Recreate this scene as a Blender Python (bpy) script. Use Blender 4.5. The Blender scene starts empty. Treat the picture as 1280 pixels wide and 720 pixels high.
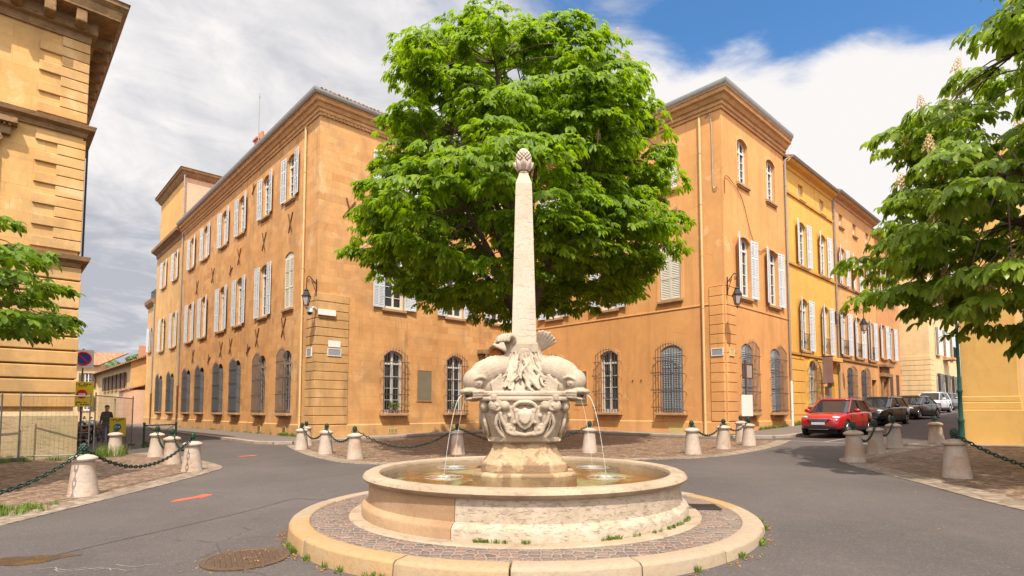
import bpy, bmesh, math, random
import numpy as np
from mathutils import Vector, Matrix, geometry, noise as mnoise
random.seed(7)
SC = bpy.context.scene
COL = SC.collection
R = math.radians

# ---------------------------------------------------------------- plan of the place (metres)
# street axes: P runs along the right-hand street, Q along the left-hand street
DR = Vector((.731354, .681998)); DL = Vector((-.681998, .731354))
def PQ(p, q): return Vector((DR.x*p+DL.x*q, DR.y*p+DL.y*q))
def to_pq(x, y): return (DR.x*x+DR.y*y, DL.x*x+DL.y*y)
def gz(x, y):
    p = DR.x*x+DR.y*y
    return .0145*(x-.17)+.0118*(y-8)+.0125*max(0, p-25)
def gpq(p, q):
    v = PQ(p, q); return gz(v.x, v.y)

# ---------------------------------------------------------------- materials
MATS = {}
class N:
    """tiny node-graph writer"""
    def __init__(s, name):
        s.m = bpy.data.materials.new(name); s.m.use_nodes = True
        s.t = s.m.node_tree; s.t.nodes.clear()
        s.out = s.n('ShaderNodeOutputMaterial')
    def n(s, typ, **kw):
        nd = s.t.nodes.new(typ)
        for k, v in kw.items(): setattr(nd, k, v)
        return nd
    def l(s, a, b): s.t.links.new(a, b)
    def val(s, sock, v):
        if hasattr(v, 'is_linked') or isinstance(v, bpy.types.NodeSocket): s.l(v, sock)
        else: sock.default_value = v
    def coord(s, kind='Object', scale=(1, 1, 1)):
        c = s.n('ShaderNodeTexCoord').outputs[kind]
        mp = s.n('ShaderNodeMapping'); mp.inputs['Scale'].default_value = scale
        s.l(c, mp.inputs['Vector']); return mp.outputs[0]
    def pos(s, scale=(1, 1, 1)):
        c = s.n('ShaderNodeNewGeometry').outputs['Position']
        mp = s.n('ShaderNodeMapping'); mp.inputs['Scale'].default_value = scale
        s.l(c, mp.inputs['Vector']); return mp.outputs[0]
    def noise(s, vec, scale=5, detail=6, rough=.6, dist=0):
        nd = s.n('ShaderNodeTexNoise'); s.l(vec, nd.inputs['Vector'])
        nd.inputs['Scale'].default_value = scale; nd.inputs['Detail'].default_value = detail
        nd.inputs['Roughness'].default_value = rough; nd.inputs['Distortion'].default_value = dist
        return nd.outputs['Fac']
    def vor(s, vec, scale=5, feature='F1', out='Distance', rnd=1):
        nd = s.n('ShaderNodeTexVoronoi'); nd.feature = feature; s.l(vec, nd.inputs['Vector'])
        nd.inputs['Scale'].default_value = scale; nd.inputs['Randomness'].default_value = rnd
        return nd.outputs[out]
    def ramp(s, fac, stops, interp='LINEAR'):
        nd = s.n('ShaderNodeValToRGB'); cr = nd.color_ramp; cr.interpolation = interp
        while len(cr.elements) < len(stops): cr.elements.new(.5)
        for e, (p, c) in zip(cr.elements, stops):
            e.position = p; e.color = (c, c, c, 1) if isinstance(c, (int, float)) else (*c, 1)
        s.l(fac, nd.inputs[0]); return nd.outputs[0]
    def mix(s, fac, a, b, mode='MIX'):
        nd = s.n('ShaderNodeMix'); nd.data_type = 'RGBA'; nd.blend_type = mode; nd.clamp_factor = True
        s.val(nd.inputs[0], fac)
        for i, v in ((6, a), (7, b)):
            if isinstance(v, tuple): v = (*v[:3], 1)
            s.val(nd.inputs[i], v)
        return nd.outputs[2]
    def math(s, op, a, b=0.):
        nd = s.n('ShaderNodeMath'); nd.operation = op
        s.val(nd.inputs[0], a); s.val(nd.inputs[1], b); return nd.outputs[0]
    def bump(s, h, strength=.3, dist=.02, normal=None):
        nd = s.n('ShaderNodeBump'); nd.inputs['Strength'].default_value = strength
        nd.inputs['Distance'].default_value = dist; s.l(h, nd.inputs['Height'])
        if normal is not None: s.l(normal, nd.inputs['Normal'])
        return nd.outputs[0]
    def bsdf(s, color, rough=.8, metal=0., normal=None, spec=.3, **kw):
        b = s.n('ShaderNodeBsdfPrincipled')
        if isinstance(color, tuple): color = (*color[:3], 1)
        s.val(b.inputs['Base Color'], color); s.val(b.inputs['Roughness'], rough)
        s.val(b.inputs['Metallic'], metal); b.inputs['Specular IOR Level'].default_value = spec
        if normal is not None: s.l(normal, b.inputs['Normal'])
        for k, v in kw.items(): s.val(b.inputs[k], v)
        return b.outputs[0]
    def done(s, shader):
        s.l(shader, s.out.inputs[0]); MATS[s.m.name] = s.m; return s.m

def simple(name, col, rough=.6, metal=0., var=.12, scale=6, spec=.3, bump=0.):
    """painted or plain surface with slight wear in colour and gloss"""
    g = N(name); v = g.coord('Object')
    n1 = g.noise(v, scale, 5)
    c = g.mix(n1, tuple(x*(1-var) for x in col), tuple(min(1, x*(1+var)) for x in col))
    r = g.ramp(g.noise(v, scale*2.3, 4), [(.3, max(.02, rough-.1)), (.7, min(1, rough+.1))])
    nm = g.bump(n1, bump, .01) if bump else None
    return g.done(g.bsdf(c, r, metal, nm, spec))

def wall_stone(name, ca, cb, cc, bw=.85, rh=.42, mortar=.5, stain=.5, plaster=.0):
    """coursed ashlar, UV in metres; block tints, weather streaks, pits"""
    g = N(name); uv = g.coord('UV'); ps = g.pos()
    wob = g.noise(uv, 1.3, 3)
    vv = g.n('ShaderNodeVectorMath'); vv.operation = 'ADD'
    sc = g.n('ShaderNodeVectorMath'); sc.operation = 'SCALE'
    g.l(wob, sc.inputs[0]); sc.inputs['Scale'].default_value = .05
    g.l(uv, vv.inputs[0]); g.l(sc.outputs[0], vv.inputs[1])
    b = g.n('ShaderNodeTexBrick'); g.l(vv.outputs[0], b.inputs['Vector'])
    b.inputs['Scale'].default_value = 1; b.inputs['Brick Width'].default_value = bw
    b.inputs['Row Height'].default_value = rh; b.inputs['Mortar Size'].default_value = .007
    b.inputs['Mortar Smooth'].default_value = .6; b.offset = .43; b.squash = 1.3; b.squash_frequency = 3
    b.inputs['Color1'].default_value = (0, 0, 0, 1); b.inputs['Color2'].default_value = (1, 1, 1, 1)
    b.inputs['Mortar'].default_value = (.5, .5, .5, 1); b.inputs['Bias'].default_value = 0
    big = g.noise(ps, .22, 5, .6)
    col = g.ramp(b.outputs['Color'], [(.0, tuple(x*.9 for x in ca)), (.12, tuple(.6*x+.4*y for x, y in zip(ca, cb))), (.5, cb), (.95, tuple(.6*x+.4*y for x, y in zip(cc, cb)))])
    avg = g.ramp(g.noise(ps, 1.1, 6), [(.3, ca), (.55, cb), (.75, cc)])
    col = g.mix(g.ramp(big, [(.38, .15), (.60, .8 if plaster == 0 else .95)]), col, avg)
    if plaster: col = g.mix(plaster, col, avg)
    fine = g.noise(ps, 26, 5, .7)
    col = g.mix(.35, col, g.ramp(fine, [(.25, tuple(x*.72 for x in cb)), (.75, tuple(min(1, x*1.22) for x in cb))]))
    grime = g.ramp(g.noise(g.pos((1, 1, .55)), .75, 9, .68, .6), [(.50, 0.), (.66, 1.)])
    col = g.mix(g.math('MULTIPLY', grime, .55), col, (cb[0]*.56, cb[1]*.62, cb[2]*.85))
    pale = g.ramp(g.noise(g.pos((1.1, 1.1, .8)), .95, 8, .65, .4), [(.57, 0.), (.68, 1.)])
    col = g.mix(g.math('MULTIPLY', pale, .5), col, (cc[0]*1.02, cc[1]*1.08, cc[2]*1.35))
    # run-off streaks below sills and cornices: a stain with its own shape
    st = g.noise(g.pos((2.2, 2.2, .22)), 1.0, 6, .65)
    sm = g.math('MULTIPLY', g.ramp(st, [(.53, 0.), (.72, 1.)]), g.ramp(g.noise(ps, .35, 3), [(.42, 0.), (.6, 1.)]))
    col = g.mix(g.math('MULTIPLY', sm, stain), col, tuple(x*.5 for x in (cb[0]*.8, cb[1]*.95, cb[2]*1.2)))
    col = g.mix(g.math('MULTIPLY', b.outputs['Fac'], mortar), col, tuple(x*.62 for x in cb))
    h = g.math('SUBTRACT', g.math('MULTIPLY', fine, .35), g.math('MULTIPLY', b.outputs['Fac'], .8 if mortar > .3 else .25))
    h = g.math('ADD', h, g.math('MULTIPLY', g.noise(ps, 5, 5), .6))
    return g.done(g.bsdf(col, .88, 0., g.bump(h, .45, .02), .2))

def plaster(name, c, var=.14, patch=None, bumps=.25):
    g = N(name); ps = g.pos()
    big = g.noise(ps, .35, 6, .62); mid = g.noise(ps, 2.2, 6, .65); fine = g.noise(ps, 40, 4, .7)
    col = g.mix(g.ramp(big, [(.33, 0.), (.67, 1.)]), tuple(x*(1-var) for x in c), tuple(min(1, x*(1+var*.7)) for x in c))
    col = g.mix(g.math('MULTIPLY', g.ramp(mid, [(.4, 0.), (.8, 1.)]), .35), col, tuple(min(1, x*1.25+.02) for x in c))
    st = g.noise(g.pos((2.6, 2.6, .2)), 1.0, 6, .6)
    col = g.mix(g.math('MULTIPLY', g.ramp(st, [(.53, 0.), (.72, 1.)]), .42), col, tuple(x*.6 for x in c))
    grime = g.ramp(g.noise(g.pos((1, 1, .45)), .8, 9, .68, .6), [(.52, 0.), (.70, 1.)])
    col = g.mix(g.math('MULTIPLY', grime, .34), col, (c[0]*.62, c[1]*.66, c[2]*.85))
    ck = g.vor(g.pos((1, 1, .7)), .55, 'DISTANCE_TO_EDGE'); col = g.mix(g.math('MULTIPLY', g.math('MULTIPLY', g.ramp(ck, [(0., 1.), (.006, 0.)]), g.ramp(g.noise(ps, .8, 3), [(.5, 0.), (.6, 1.)])), .5), col, tuple(x*.4 for x in c))
    if patch:
        col = g.mix(g.math('MULTIPLY', g.ramp(g.noise(ps, .9, 4, .7), [(.64, 0.), (.69, 1.)]), .55), col, patch)
    h = g.math('ADD', g.math('MULTIPLY', mid, .7), g.math('MULTIPLY', fine, .25))
    return g.done(g.bsdf(col, .9, 0., g.bump(h, bumps, .015), .15))

def limestone(name, ca, cb, pits=.4, warm=None, scale=1., dark=.5, wt=(.5, .68)):
    g = N(name); ps = g.pos((scale, scale, scale))
    a = g.noise(ps, 2.2, 7, .62); f = g.noise(ps, 30, 5, .7); s = g.noise(g.pos((3*scale, 3*scale, 9*scale)), 1.6, 6, .65, .5)
    col = g.mix(g.ramp(a, [(.32, 0.), (.68, 1.)]), ca, cb)
    col = g.mix(g.math('MULTIPLY', g.ramp(f, [(.3, 1.), (.55, 0.)]), .4), col, tuple(x*.6 for x in ca))
    if warm: col = g.mix(g.math('MULTIPLY', g.ramp(g.noise(ps, 1.1, 5, .6), [(wt[0], 0.), (wt[1], 1.)]), .75), col, warm)
    pm = g.ramp(s, [(.36, 1.), (.45, 0.)])
    col = g.mix(g.math('MULTIPLY', pm, pits*dark), col, tuple(x*.42 for x in ca))
    h = g.math('SUBTRACT', g.math('ADD', g.math('MULTIPLY', a, .5), g.math('MULTIPLY', f, .25)), g.math('MULTIPLY', pm, pits*1.3))
    return g.done(g.bsdf(col, .8, 0., g.bump(h, .5, .02), .25))

def dolphin_mat():
    g = N('dolphin_stone'); v = g.coord('Object'); ps = g.pos()
    a = g.noise(ps, 2.6, 7, .62); f = g.noise(ps, 34, 5, .7); sc = g.vor(v, 46, 'DISTANCE_TO_EDGE')
    c = g.mix(g.ramp(a, [(.32, 0.), (.68, 1.)]), (.335, .262, .19), (.455, .375, .29))
    c = g.mix(g.math('MULTIPLY', g.ramp(f, [(.3, 1.), (.55, 0.)]), .4), c, (.19, .13, .08))
    h = g.math('ADD', g.math('MULTIPLY', g.ramp(sc, [(0., 0.), (.2, 1.)]), .5), g.math('ADD', g.math('MULTIPLY', f, .3), g.math('MULTIPLY', a, .4)))
    g.done(g.bsdf(c, .8, 0., g.bump(h, .55, .012), .25))
def make_materials():
    wall_stone('ashlar_ochre', (.37, .178, .064), (.57, .30, .118), (.66, .425, .20), bw=.66, rh=.36, stain=.9)
    wall_stone('ashlar_annex', (.46, .25, .095), (.60, .35, .14), (.66, .43, .2), mortar=.15, stain=.5, plaster=.8)
    wall_stone('ashlar_gold', (.42, .225, .078), (.60, .35, .13), (.70, .49, .245), bw=.95, rh=.44, mortar=.5, stain=.7)
    wall_stone('quoin_stone', (.34, .20, .085), (.52, .30, .125), (.62, .39, .18), bw=1.3, rh=.5, mortar=.05, stain=.8, plaster=.4)
    wall_stone('quoin_gold', (.40, .225, .085), (.56, .335, .135), (.66, .45, .22), bw=1.5, rh=.5, mortar=.0, stain=.5, plaster=.5)
    plaster('plaster_orange', (.60, .298, .112), patch=(.68, .43, .23))
    plaster('plaster_orange_trim', (.62, .325, .135))
    plaster('plaster_yellow', (.64, .35, .085), var=.1)
    plaster('plaster_apricot', (.58, .30, .12), patch=(.60, .40, .24))
    plaster('plaster_rust', (.50, .24, .10), patch=(.48, .32, .2))
    plaster('plaster_cream', (.66, .48, .26), var=.1)
    plaster('plaster_pale', (.66, .57, .43), var=.1)
    plaster('plaster_sun', (.63, .375, .12), var=.07)
    plaster('plaster_sun_panel', (.66, .455, .235), var=.07)
    plaster('plaster_pink', (.55, .36, .25))
    plaster('plaster_ochre', (.47, .335, .18))
    plaster('plaster_attic', (.58, .34, .125))
    limestone('cornice_stone', (.44, .22, .09), (.60, .34, .155), .5)
    limestone('cornice_dark', (.20, .12, .06), (.36, .21, .10), .8)
    limestone('sill_stone', (.36, .21, .10), (.46, .28, .14), .5)
    limestone('fountain_stone', (.335, .262, .19), (.455, .375, .29), .45, warm=(.30, .22, .14))
    limestone('obelisk_stone', (.44, .35, .265), (.53, .435, .345), .25)
    limestone('pedestal_stone', (.34, .225, .125), (.46, .335, .21), .25, warm=(.17, .10, .055), scale=2.3, wt=(.47, .52))
    limestone('basin_pitted', (.34, .265, .19), (.47, .385, .30), .9, scale=2.6, dark=.42)
    limestone('basin_warm', (.33, .205, .11), (.42, .28, .165), .12, warm=(.22, .125, .065))
    limestone('basin_lip', (.29, .21, .14), (.385, .30, .215), .5, warm=(.225, .16, .105))
    limestone('bollard_stone', (.39, .305, .245), (.49, .405, .34), .3, warm=(.33, .21, .13), scale=1.4, wt=(.5, .6))
    limestone('mossy_stone', (.36, .26, .14), (.50, .38, .23), .5, warm=(.22, .20, .085), scale=.8)
    dolphin_mat()
    limestone('kerb_stone', (.28, .22, .17), (.38, .31, .245), .3)
    # kerb blocks of the island: some golden, the others pale
    for nm, st in (('kerb_golden', [(0., (.32, .19, .078)), (.5, (.315, .21, .105)), (1., (.30, .215, .13))]), ('kerb_pale', [(0., (.265, .195, .125)), (.5, (.29, .22, .15)), (1., (.32, .25, .18))])):
        g = N(nm); ps = g.pos(); c = g.ramp(g.n('ShaderNodeNewGeometry').outputs['Random Per Island'], st)
        f = g.noise(ps, 18, 6, .7); c = g.mix(g.math('MULTIPLY', g.ramp(f, [(.3, 1.), (.52, 0.)]), .5), c, (.20, .13, .07))
        c = g.mix(g.math('MULTIPLY', g.ramp(g.noise(ps, 3, 6), [(.48, 0.), (.75, 1.)]), .6), c, (.27, .215, .165))
        g.done(g.bsdf(c, .75, 0., g.bump(g.math('ADD', f, g.noise(ps, 4, 4)), .5, .015), .3))
    # asphalt
    g = N('asphalt'); ps = g.pos()
    big = g.noise(ps, .25, 6, .6, .4); fine = g.noise(ps, 60, 3, .8); mid = g.noise(ps, 2.5, 6, .65)
    c = g.mix(g.ramp(big, [(.35, 0.), (.65, 1.)]), (.062, .053, .0505), (.094, .079, .0745))
    c = g.mix(g.math('MULTIPLY', g.ramp(mid, [(.5, 0.), (.8, 1.)]), .35), c, (.112, .092, .084))
    sp = g.vor(ps, 75, 'F1', 'Color'); spv = g.n('ShaderNodeSeparateColor'); g.l(sp, spv.inputs[0])
    c = g.mix(g.math('MULTIPLY', g.ramp(spv.outputs[0], [(.78, 0.), (1., 1.)]), .28), c, (.22, .19, .17))
    c = g.mix(g.math('MULTIPLY', g.ramp(spv.outputs[1], [(.72, 0.), (1., 1.)]), .5), c, (.045, .04, .04))
    # hairline cracks
    wv = g.n('ShaderNodeVectorMath'); wv.operation = 'ADD'
    sc = g.n('ShaderNodeVectorMath'); sc.operation = 'SCALE'; sc.inputs['Scale'].default_value = 1.1
    nz = g.n('ShaderNodeTexNoise'); g.l(ps, nz.inputs['Vector']); nz.inputs['Scale'].default_value = .8; nz.inputs['Detail'].default_value = 8
    g.l(nz.outputs['Color'], sc.inputs[0]); g.l(ps, wv.inputs[0]); g.l(sc.outputs[0], wv.inputs[1])
    cr = g.vor(wv.outputs[0], .22, 'DISTANCE_TO_EDGE')
    crk = g.math('MULTIPLY', g.ramp(cr, [(0., 1.), (.0035, 0.)]), g.ramp(g.noise(ps, .5, 3), [(.5, 0.), (.58, 1.)]))
    c = g.mix(g.math('MULTIPLY', crk, .7), c, (.03, .027, .025))
    g.done(g.bsdf(c, .82, 0., g.bump(g.math('SUBTRACT', fine, g.math('MULTIPLY', crk, 2.)), .35, .006), .25))
    # pavement (coarser, paler)
    g = N('pavement_asphalt'); ps = g.pos()
    c = g.mix(g.noise(ps, 1.2, 6), (.12, .095, .085), (.17, .14, .125)); f = g.noise(ps, 70, 3, .8)
    c = g.mix(.3, c, g.ramp(f, [(.3, (.08, .07, .06)), (.7, (.22, .19, .17))]))
    g.done(g.bsdf(c, .9, 0., g.bump(f, .3, .005), .2))
    plaster('pavement_concrete', (.25, .195, .16), var=.15, bumps=.2)
    # cobbles
    def cobble(name, sc, ca, cb, cc, mort, stretch=(1, 1, 1), bs=.8, rnd=.75):
        g = N(name); ps = g.pos(stretch)
        wv = g.n('ShaderNodeVectorMath'); wv.operation = 'ADD'
        s2 = g.n('ShaderNodeVectorMath'); s2.operation = 'SCALE'; s2.inputs['Scale'].default_value = .03
        nz = g.n('ShaderNodeTexNoise'); g.l(ps, nz.inputs['Vector']); nz.inputs['Scale'].default_value = 9
        g.l(nz.outputs['Color'], s2.inputs[0]); g.l(ps, wv.inputs[0]); g.l(s2.outputs[0], wv.inputs[1])
        v = wv.outputs[0]
        e = g.vor(v, sc, 'DISTANCE_TO_EDGE', 'Distance', rnd); cl = g.vor(v, sc, 'F1', 'Color', rnd)
        sp = g.n('ShaderNodeSeparateColor'); g.l(cl, sp.inputs[0])
        c = g.ramp(sp.outputs[0], [(0., ca), (.5, cb), (1., cc)])
        f = g.noise(g.pos(), 45, 5, .7); bg = g.noise(g.pos(), .5, 5)
        c = g.mix(g.math('MULTIPLY', f, .4), c, tuple(x*.55 for x in cb))
        mm = g.ramp(e, [(.03, 1.), (.10, 0.)])
        c = g.mix(mm, c, mort)
        c = g.mix(g.math('MULTIPLY', g.ramp(bg, [(.45, 0.), (.7, 1.)]), .4), c, mort)
        h = g.math('ADD', g.ramp(e, [(.0, 0.), (.22, 1.)]), g.math('MULTIPLY', f, .25))
        g.done(g.bsdf(c, g.ramp(sp.outputs[1], [(0., .45), (1., .8)]), 0., g.bump(h, bs, .03), .35))
    cobble('cobble_island', 9.5, (.09, .062, .06), (.165, .115, .10), (.225, .12, .085), (.28, .23, .18), rnd=.62)
    cobble('cobble_square', 7.0, (.10, .055, .038), (.215, .135, .092), (.33, .225, .155), (.145, .098, .066), bs=.9, rnd=.7)
    cobble('cobble_border', 4.2, (.20, .15, .115), (.28, .22, .17), (.34, .265, .20), (.15, .115, .085), (1, 1, 1), .5, .55)
    # roof tiles: half-round rows
    g = N('roof_tile'); uv = g.coord('UV')
    w = g.n('ShaderNodeTexWave'); g.l(uv, w.inputs['Vector']); w.bands_direction = 'X'; w.inputs['Scale'].default_value = 1.7; w.inputs['Distortion'].default_value = 0
    b = g.n('ShaderNodeTexBrick'); g.l(uv, b.inputs['Vector']); b.inputs['Scale'].default_value = 1; b.inputs['Brick Width'].default_value = .185; b.inputs['Row Height'].default_value = .33; b.offset = 0; b.inputs['Mortar Size'].default_value = .012
    b.inputs['Color1'].default_value = (.30, .13, .07, 1); b.inputs['Color2'].default_value = (.46, .24, .13, 1); b.inputs['Mortar'].default_value = (.16, .08, .05, 1)
    c = g.mix(g.ramp(g.noise(g.pos(), .9, 5), [(.45, 0.), (.7, .7)]), b.outputs['Color'], (.26, .17, .11))
    g.done(g.bsdf(c, .9, 0., g.bump(w.outputs['Fac'], .9, .05), .2))
    # paints and metals
    simple('shutter_dull', (.27, .285, .31), .6, var=.15)
    simple('shutter_paint', (.53, .555, .585), .55, var=.1, scale=3, bump=.1)
    simple('shutter_blue_white', (.50, .54, .58), .55, var=.1, scale=3)
    simple('shutter_beige', (.58, .54, .46), .6, var=.12, scale=3)
    simple('shutter_grey', (.10, .105, .115), .6, var=.2, scale=4)
    simple('shutter_brown', (.095, .06, .042), .6, var=.25)
    simple('window_paint', (.62, .60, .56), .5, var=.08)
    simple('iron_grey', (.095, .088, .09), .55, .3, var=.25, scale=9)
    simple('iron_black', (.022, .022, .024), .45, .4, var=.25)
    simple('iron_rust', (.14, .055, .028), .8, .2, var=.35, scale=12)
    simple('zinc', (.36, .35, .34), .5, .4, var=.15)
    simple('pipe_cream', (.58, .40, .20), .55, var=.12)
    simple('pipe_grey', (.30, .28, .26), .5, .3, var=.15)
    simple('bronze_green', (.028, .060, .042), .45, .5, var=.5, scale=18)
    simple('lamp_green', (.014, .062, .044), .4, .1, var=.25)
    simple('chain_green', (.022, .045, .036), .4, .6, var=.4, scale=14)
    simple('galvanised', (.17, .175, .18), .42, .75, var=.12, scale=10)
    simple('concrete_foot', (.085, .082, .08), .85, var=.2)
    simple('plaque_white', (.66, .66, .64), .35, var=.05)
    simple('plaque_grey', (.26, .26, .28), .4, var=.15)
    simple('slate_board', (.175, .15, .10), .5, var=.2, scale=2)
    simple('sign_blue', (.02, .07, .30), .4, var=.05)
    simple('sign_red', (.55, .02, .02), .4, var=.05)
    simple('sign_yellow', (.72, .55, .02), .45, var=.06)
    simple('sign_black', (.02, .02, .02), .5)
    simple('sign_back', (.36, .30, .25), .55, .2, var=.12)
    simple('post_brown', (.10, .055, .04), .5, .2, var=.2)
    simple('paper_white', (.55, .53, .48), .6, var=.05)
    simple('banner_red', (.22, .13, .11), .7, var=.6, scale=1.1)
    simple('banner_grey', (.22, .17, .14), .7, var=.25)
    simple('door_wood', (.30, .15, .065), .55, var=.2, scale=3)
    simple('door_dark', (.055, .042, .035), .6, var=.2)
    simple('meter_box', (.50, .38, .15), .6, var=.08)
    simple('vent_dark', (.05, .035, .02), .8)
    simple('mark_orange', (.50, .085, .04), .8, var=.45, scale=14)
    simple('mark_white', (.20, .18, .165), .8, var=.3, scale=9)
    simple('cast_iron', (.10, .062, .04), .6, .3, var=.45, scale=22, bump=.4)
    simple('grate_iron', (.055, .045, .04), .6, .4, var=.4, scale=18)
    simple('bark', (.115, .075, .055), .9, var=.35, scale=7, bump=.6)
    simple('terracotta', (.42, .16, .08), .8, var=.2)
    simple('chimney_brick', (.40, .19, .11), .85, var=.2)
    simple('dark_room', (.02, .018, .016), .9)
    # car finishes
    def paint(name, c, metal=.0, rough=.22):
        g = N(name); g.done(g.bsdf(g.mix(g.noise(g.coord(), 3, 3), c, tuple(x*.9 for x in c)), rough, metal, None, .5, **{'Coat Weight': .8, 'Coat Roughness': .06}))
    paint('paint_red', (.34, .006, .012)); paint('paint_navy', (.012, .014, .022)); paint('paint_bronze', (.06, .052, .045), .5)
    paint('paint_white', (.62, .62, .62)); paint('paint_grey', (.22, .22, .23), .6); paint('paint_dark_grey', (.04, .042, .045), .4)
    paint('paint_maroon', (.12, .015, .02))
    simple('car_black', (.018, .018, .019), .5); simple('tyre_rubber', (.016, .016, .016), .85); simple('rim_alloy', (.45, .45, .46), .3, .8)
    simple('chrome', (.65, .65, .66), .15, 1., var=.03); simple('plate_white', (.45, .47, .55), .5, var=.15)
    g = N('car_glass'); g.done(g.bsdf((.018, .022, .026), .04, 0., None, .6))
    g = N('lamp_lens'); g.done(g.bsdf((.62, .64, .66), .08, .3, None, .6))
    # window pane: dark room behind a reflecting, slightly wavy glass
    g = N('pane_glass'); ps = g.pos()
    c = g.mix(g.ramp(g.noise(ps, .55, 3), [(.4, 0.), (.65, 1.)]), (.018, .02, .024), (.06, .065, .075))
    g.done(g.bsdf(c, .06, 0., g.bump(g.noise(ps, 1.6, 2), .06, .02), .55))
    g = N('curtain_pane'); uv = g.coord('Object', (1, 1, 1))
    w = g.n('ShaderNodeTexWave'); g.l(uv, w.inputs['Vector']); w.inputs['Scale'].default_value = 4; w.inputs['Distortion'].default_value = 2.5
    g.done(g.bsdf(g.ramp(w.outputs['Fac'], [(.2, (.16, .16, .16)), (.8, (.34, .34, .34))]), .35, 0., None, .5))
    g = N('lantern_glass'); g.done(g.bsdf((.36, .31, .30), .25, 0., None, .5))
    # water: clear film over the stained basin floor
    g = N('water'); ps = g.pos()
    nm = g.bump(g.math('ADD', g.noise(ps, 7, 4, .6, .6), g.math('MULTIPLY', g.noise(ps, 2.2, 3), .6)), .25, .03)
    fr = g.n('ShaderNodeFresnel'); fr.inputs[0].default_value = 1.33; g.l(nm, fr.inputs['Normal'])
    tr = g.n('ShaderNodeBsdfTransparent'); tr.inputs[0].default_value = (.90, .92, .86, 1)
    gl = g.n('ShaderNodeBsdfGlossy'); gl.inputs['Roughness'].default_value = .03; g.l(nm, gl.inputs['Normal'])
    mx = g.n('ShaderNodeMixShader'); g.l(fr.outputs[0], mx.inputs[0]); g.l(tr.outputs[0], mx.inputs[1]); g.l(gl.outputs[0], mx.inputs[2])
    g.done(mx.outputs[0])
    g = N('basin_floor'); ps = g.pos()
    c = g.ramp(g.noise(ps, 1.3, 5, .6, .7), [(.38, (.17, .062, .014)), (.49, (.23, .11, .028)), (.55, (.31, .30, .14)), (.72, (.38, .40, .25))])
    g.done(g.bsdf(c, .9))
    g = N('jet_water'); tr = g.n('ShaderNodeBsdfTransparent'); d = g.bsdf((.85, .87, .9), .08, 0., None, .6)
    mx = g.n('ShaderNodeMixShader'); mx.inputs[0].default_value = .36; g.l(tr.outputs[0], mx.inputs[1]); g.l(d, mx.inputs[2]); g.done(mx.outputs[0])
    g = N('puddle_stain'); ps = g.pos(); g.done(g.bsdf(g.mix(g.noise(ps, 5, 6), (.016, .011, .007), (.075, .042, .018)), g.ramp(g.noise(ps, 5, 6), [(.45, .1), (.6, .7)]), 0., None, .4))
    # foliage
    def leaf(name, ca, cb, cc, tl=.45, rough=.45):
        g = N(name); isl = g.n('ShaderNodeNewGeometry').outputs['Random Per Island']
        c = g.ramp(isl, [(0., ca), (.5, cb), (1., cc)])
        c = g.mix(g.math('MULTIPLY', g.ramp(g.noise(g.pos(), .6, 3), [(.4, 0.), (.65, 1.)]), .4), c, cc)
        b = g.bsdf(c, rough, 0., None, .35)
        t = g.n('ShaderNodeBsdfTranslucent'); g.l(g.mix(.6, c, (cc[0]*1.5, cc[1]*1.5, cc[2]*.5)), t.inputs[0])
        mx = g.n('ShaderNodeMixShader'); mx.inputs[0].default_value = tl
        g.l(b, mx.inputs[1]); g.l(t.outputs[0], mx.inputs[2]); g.done(mx.outputs[0])
    leaf('leaf_chestnut', (.070, .140, .006), (.135, .235, .007), (.225, .335, .009), .55)
    leaf('leaf_near', (.11, .185, .014), (.18, .275, .022), (.27, .36, .05), .55, .36)
    leaf('leaf_left', (.075, .145, .008), (.12, .21, .010), (.17, .27, .015))
    leaf('leaf_far', (.05, .10, .015), (.08, .15, .02), (.12, .20, .03), .3)
    leaf('grass_blade', (.07, .13, .02), (.11, .19, .02), (.18, .24, .05), .3)
    leaf('blossom', (.62, .34, .26), (.72, .50, .36), (.74, .62, .36), .3, .7)
    leaf('dead_leaf', (.16, .06, .015), (.26, .11, .02), (.34, .20, .05), .2, .7)
    simple('skin', (.45, .25, .17), .55); simple('cloth_dark', (.03, .022, .02), .9); simple('cloth_blue', (.05, .06, .10), .9); simple('hair_dark', (.02, .014, .01), .7)
make_materials()
M = MATS

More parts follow.
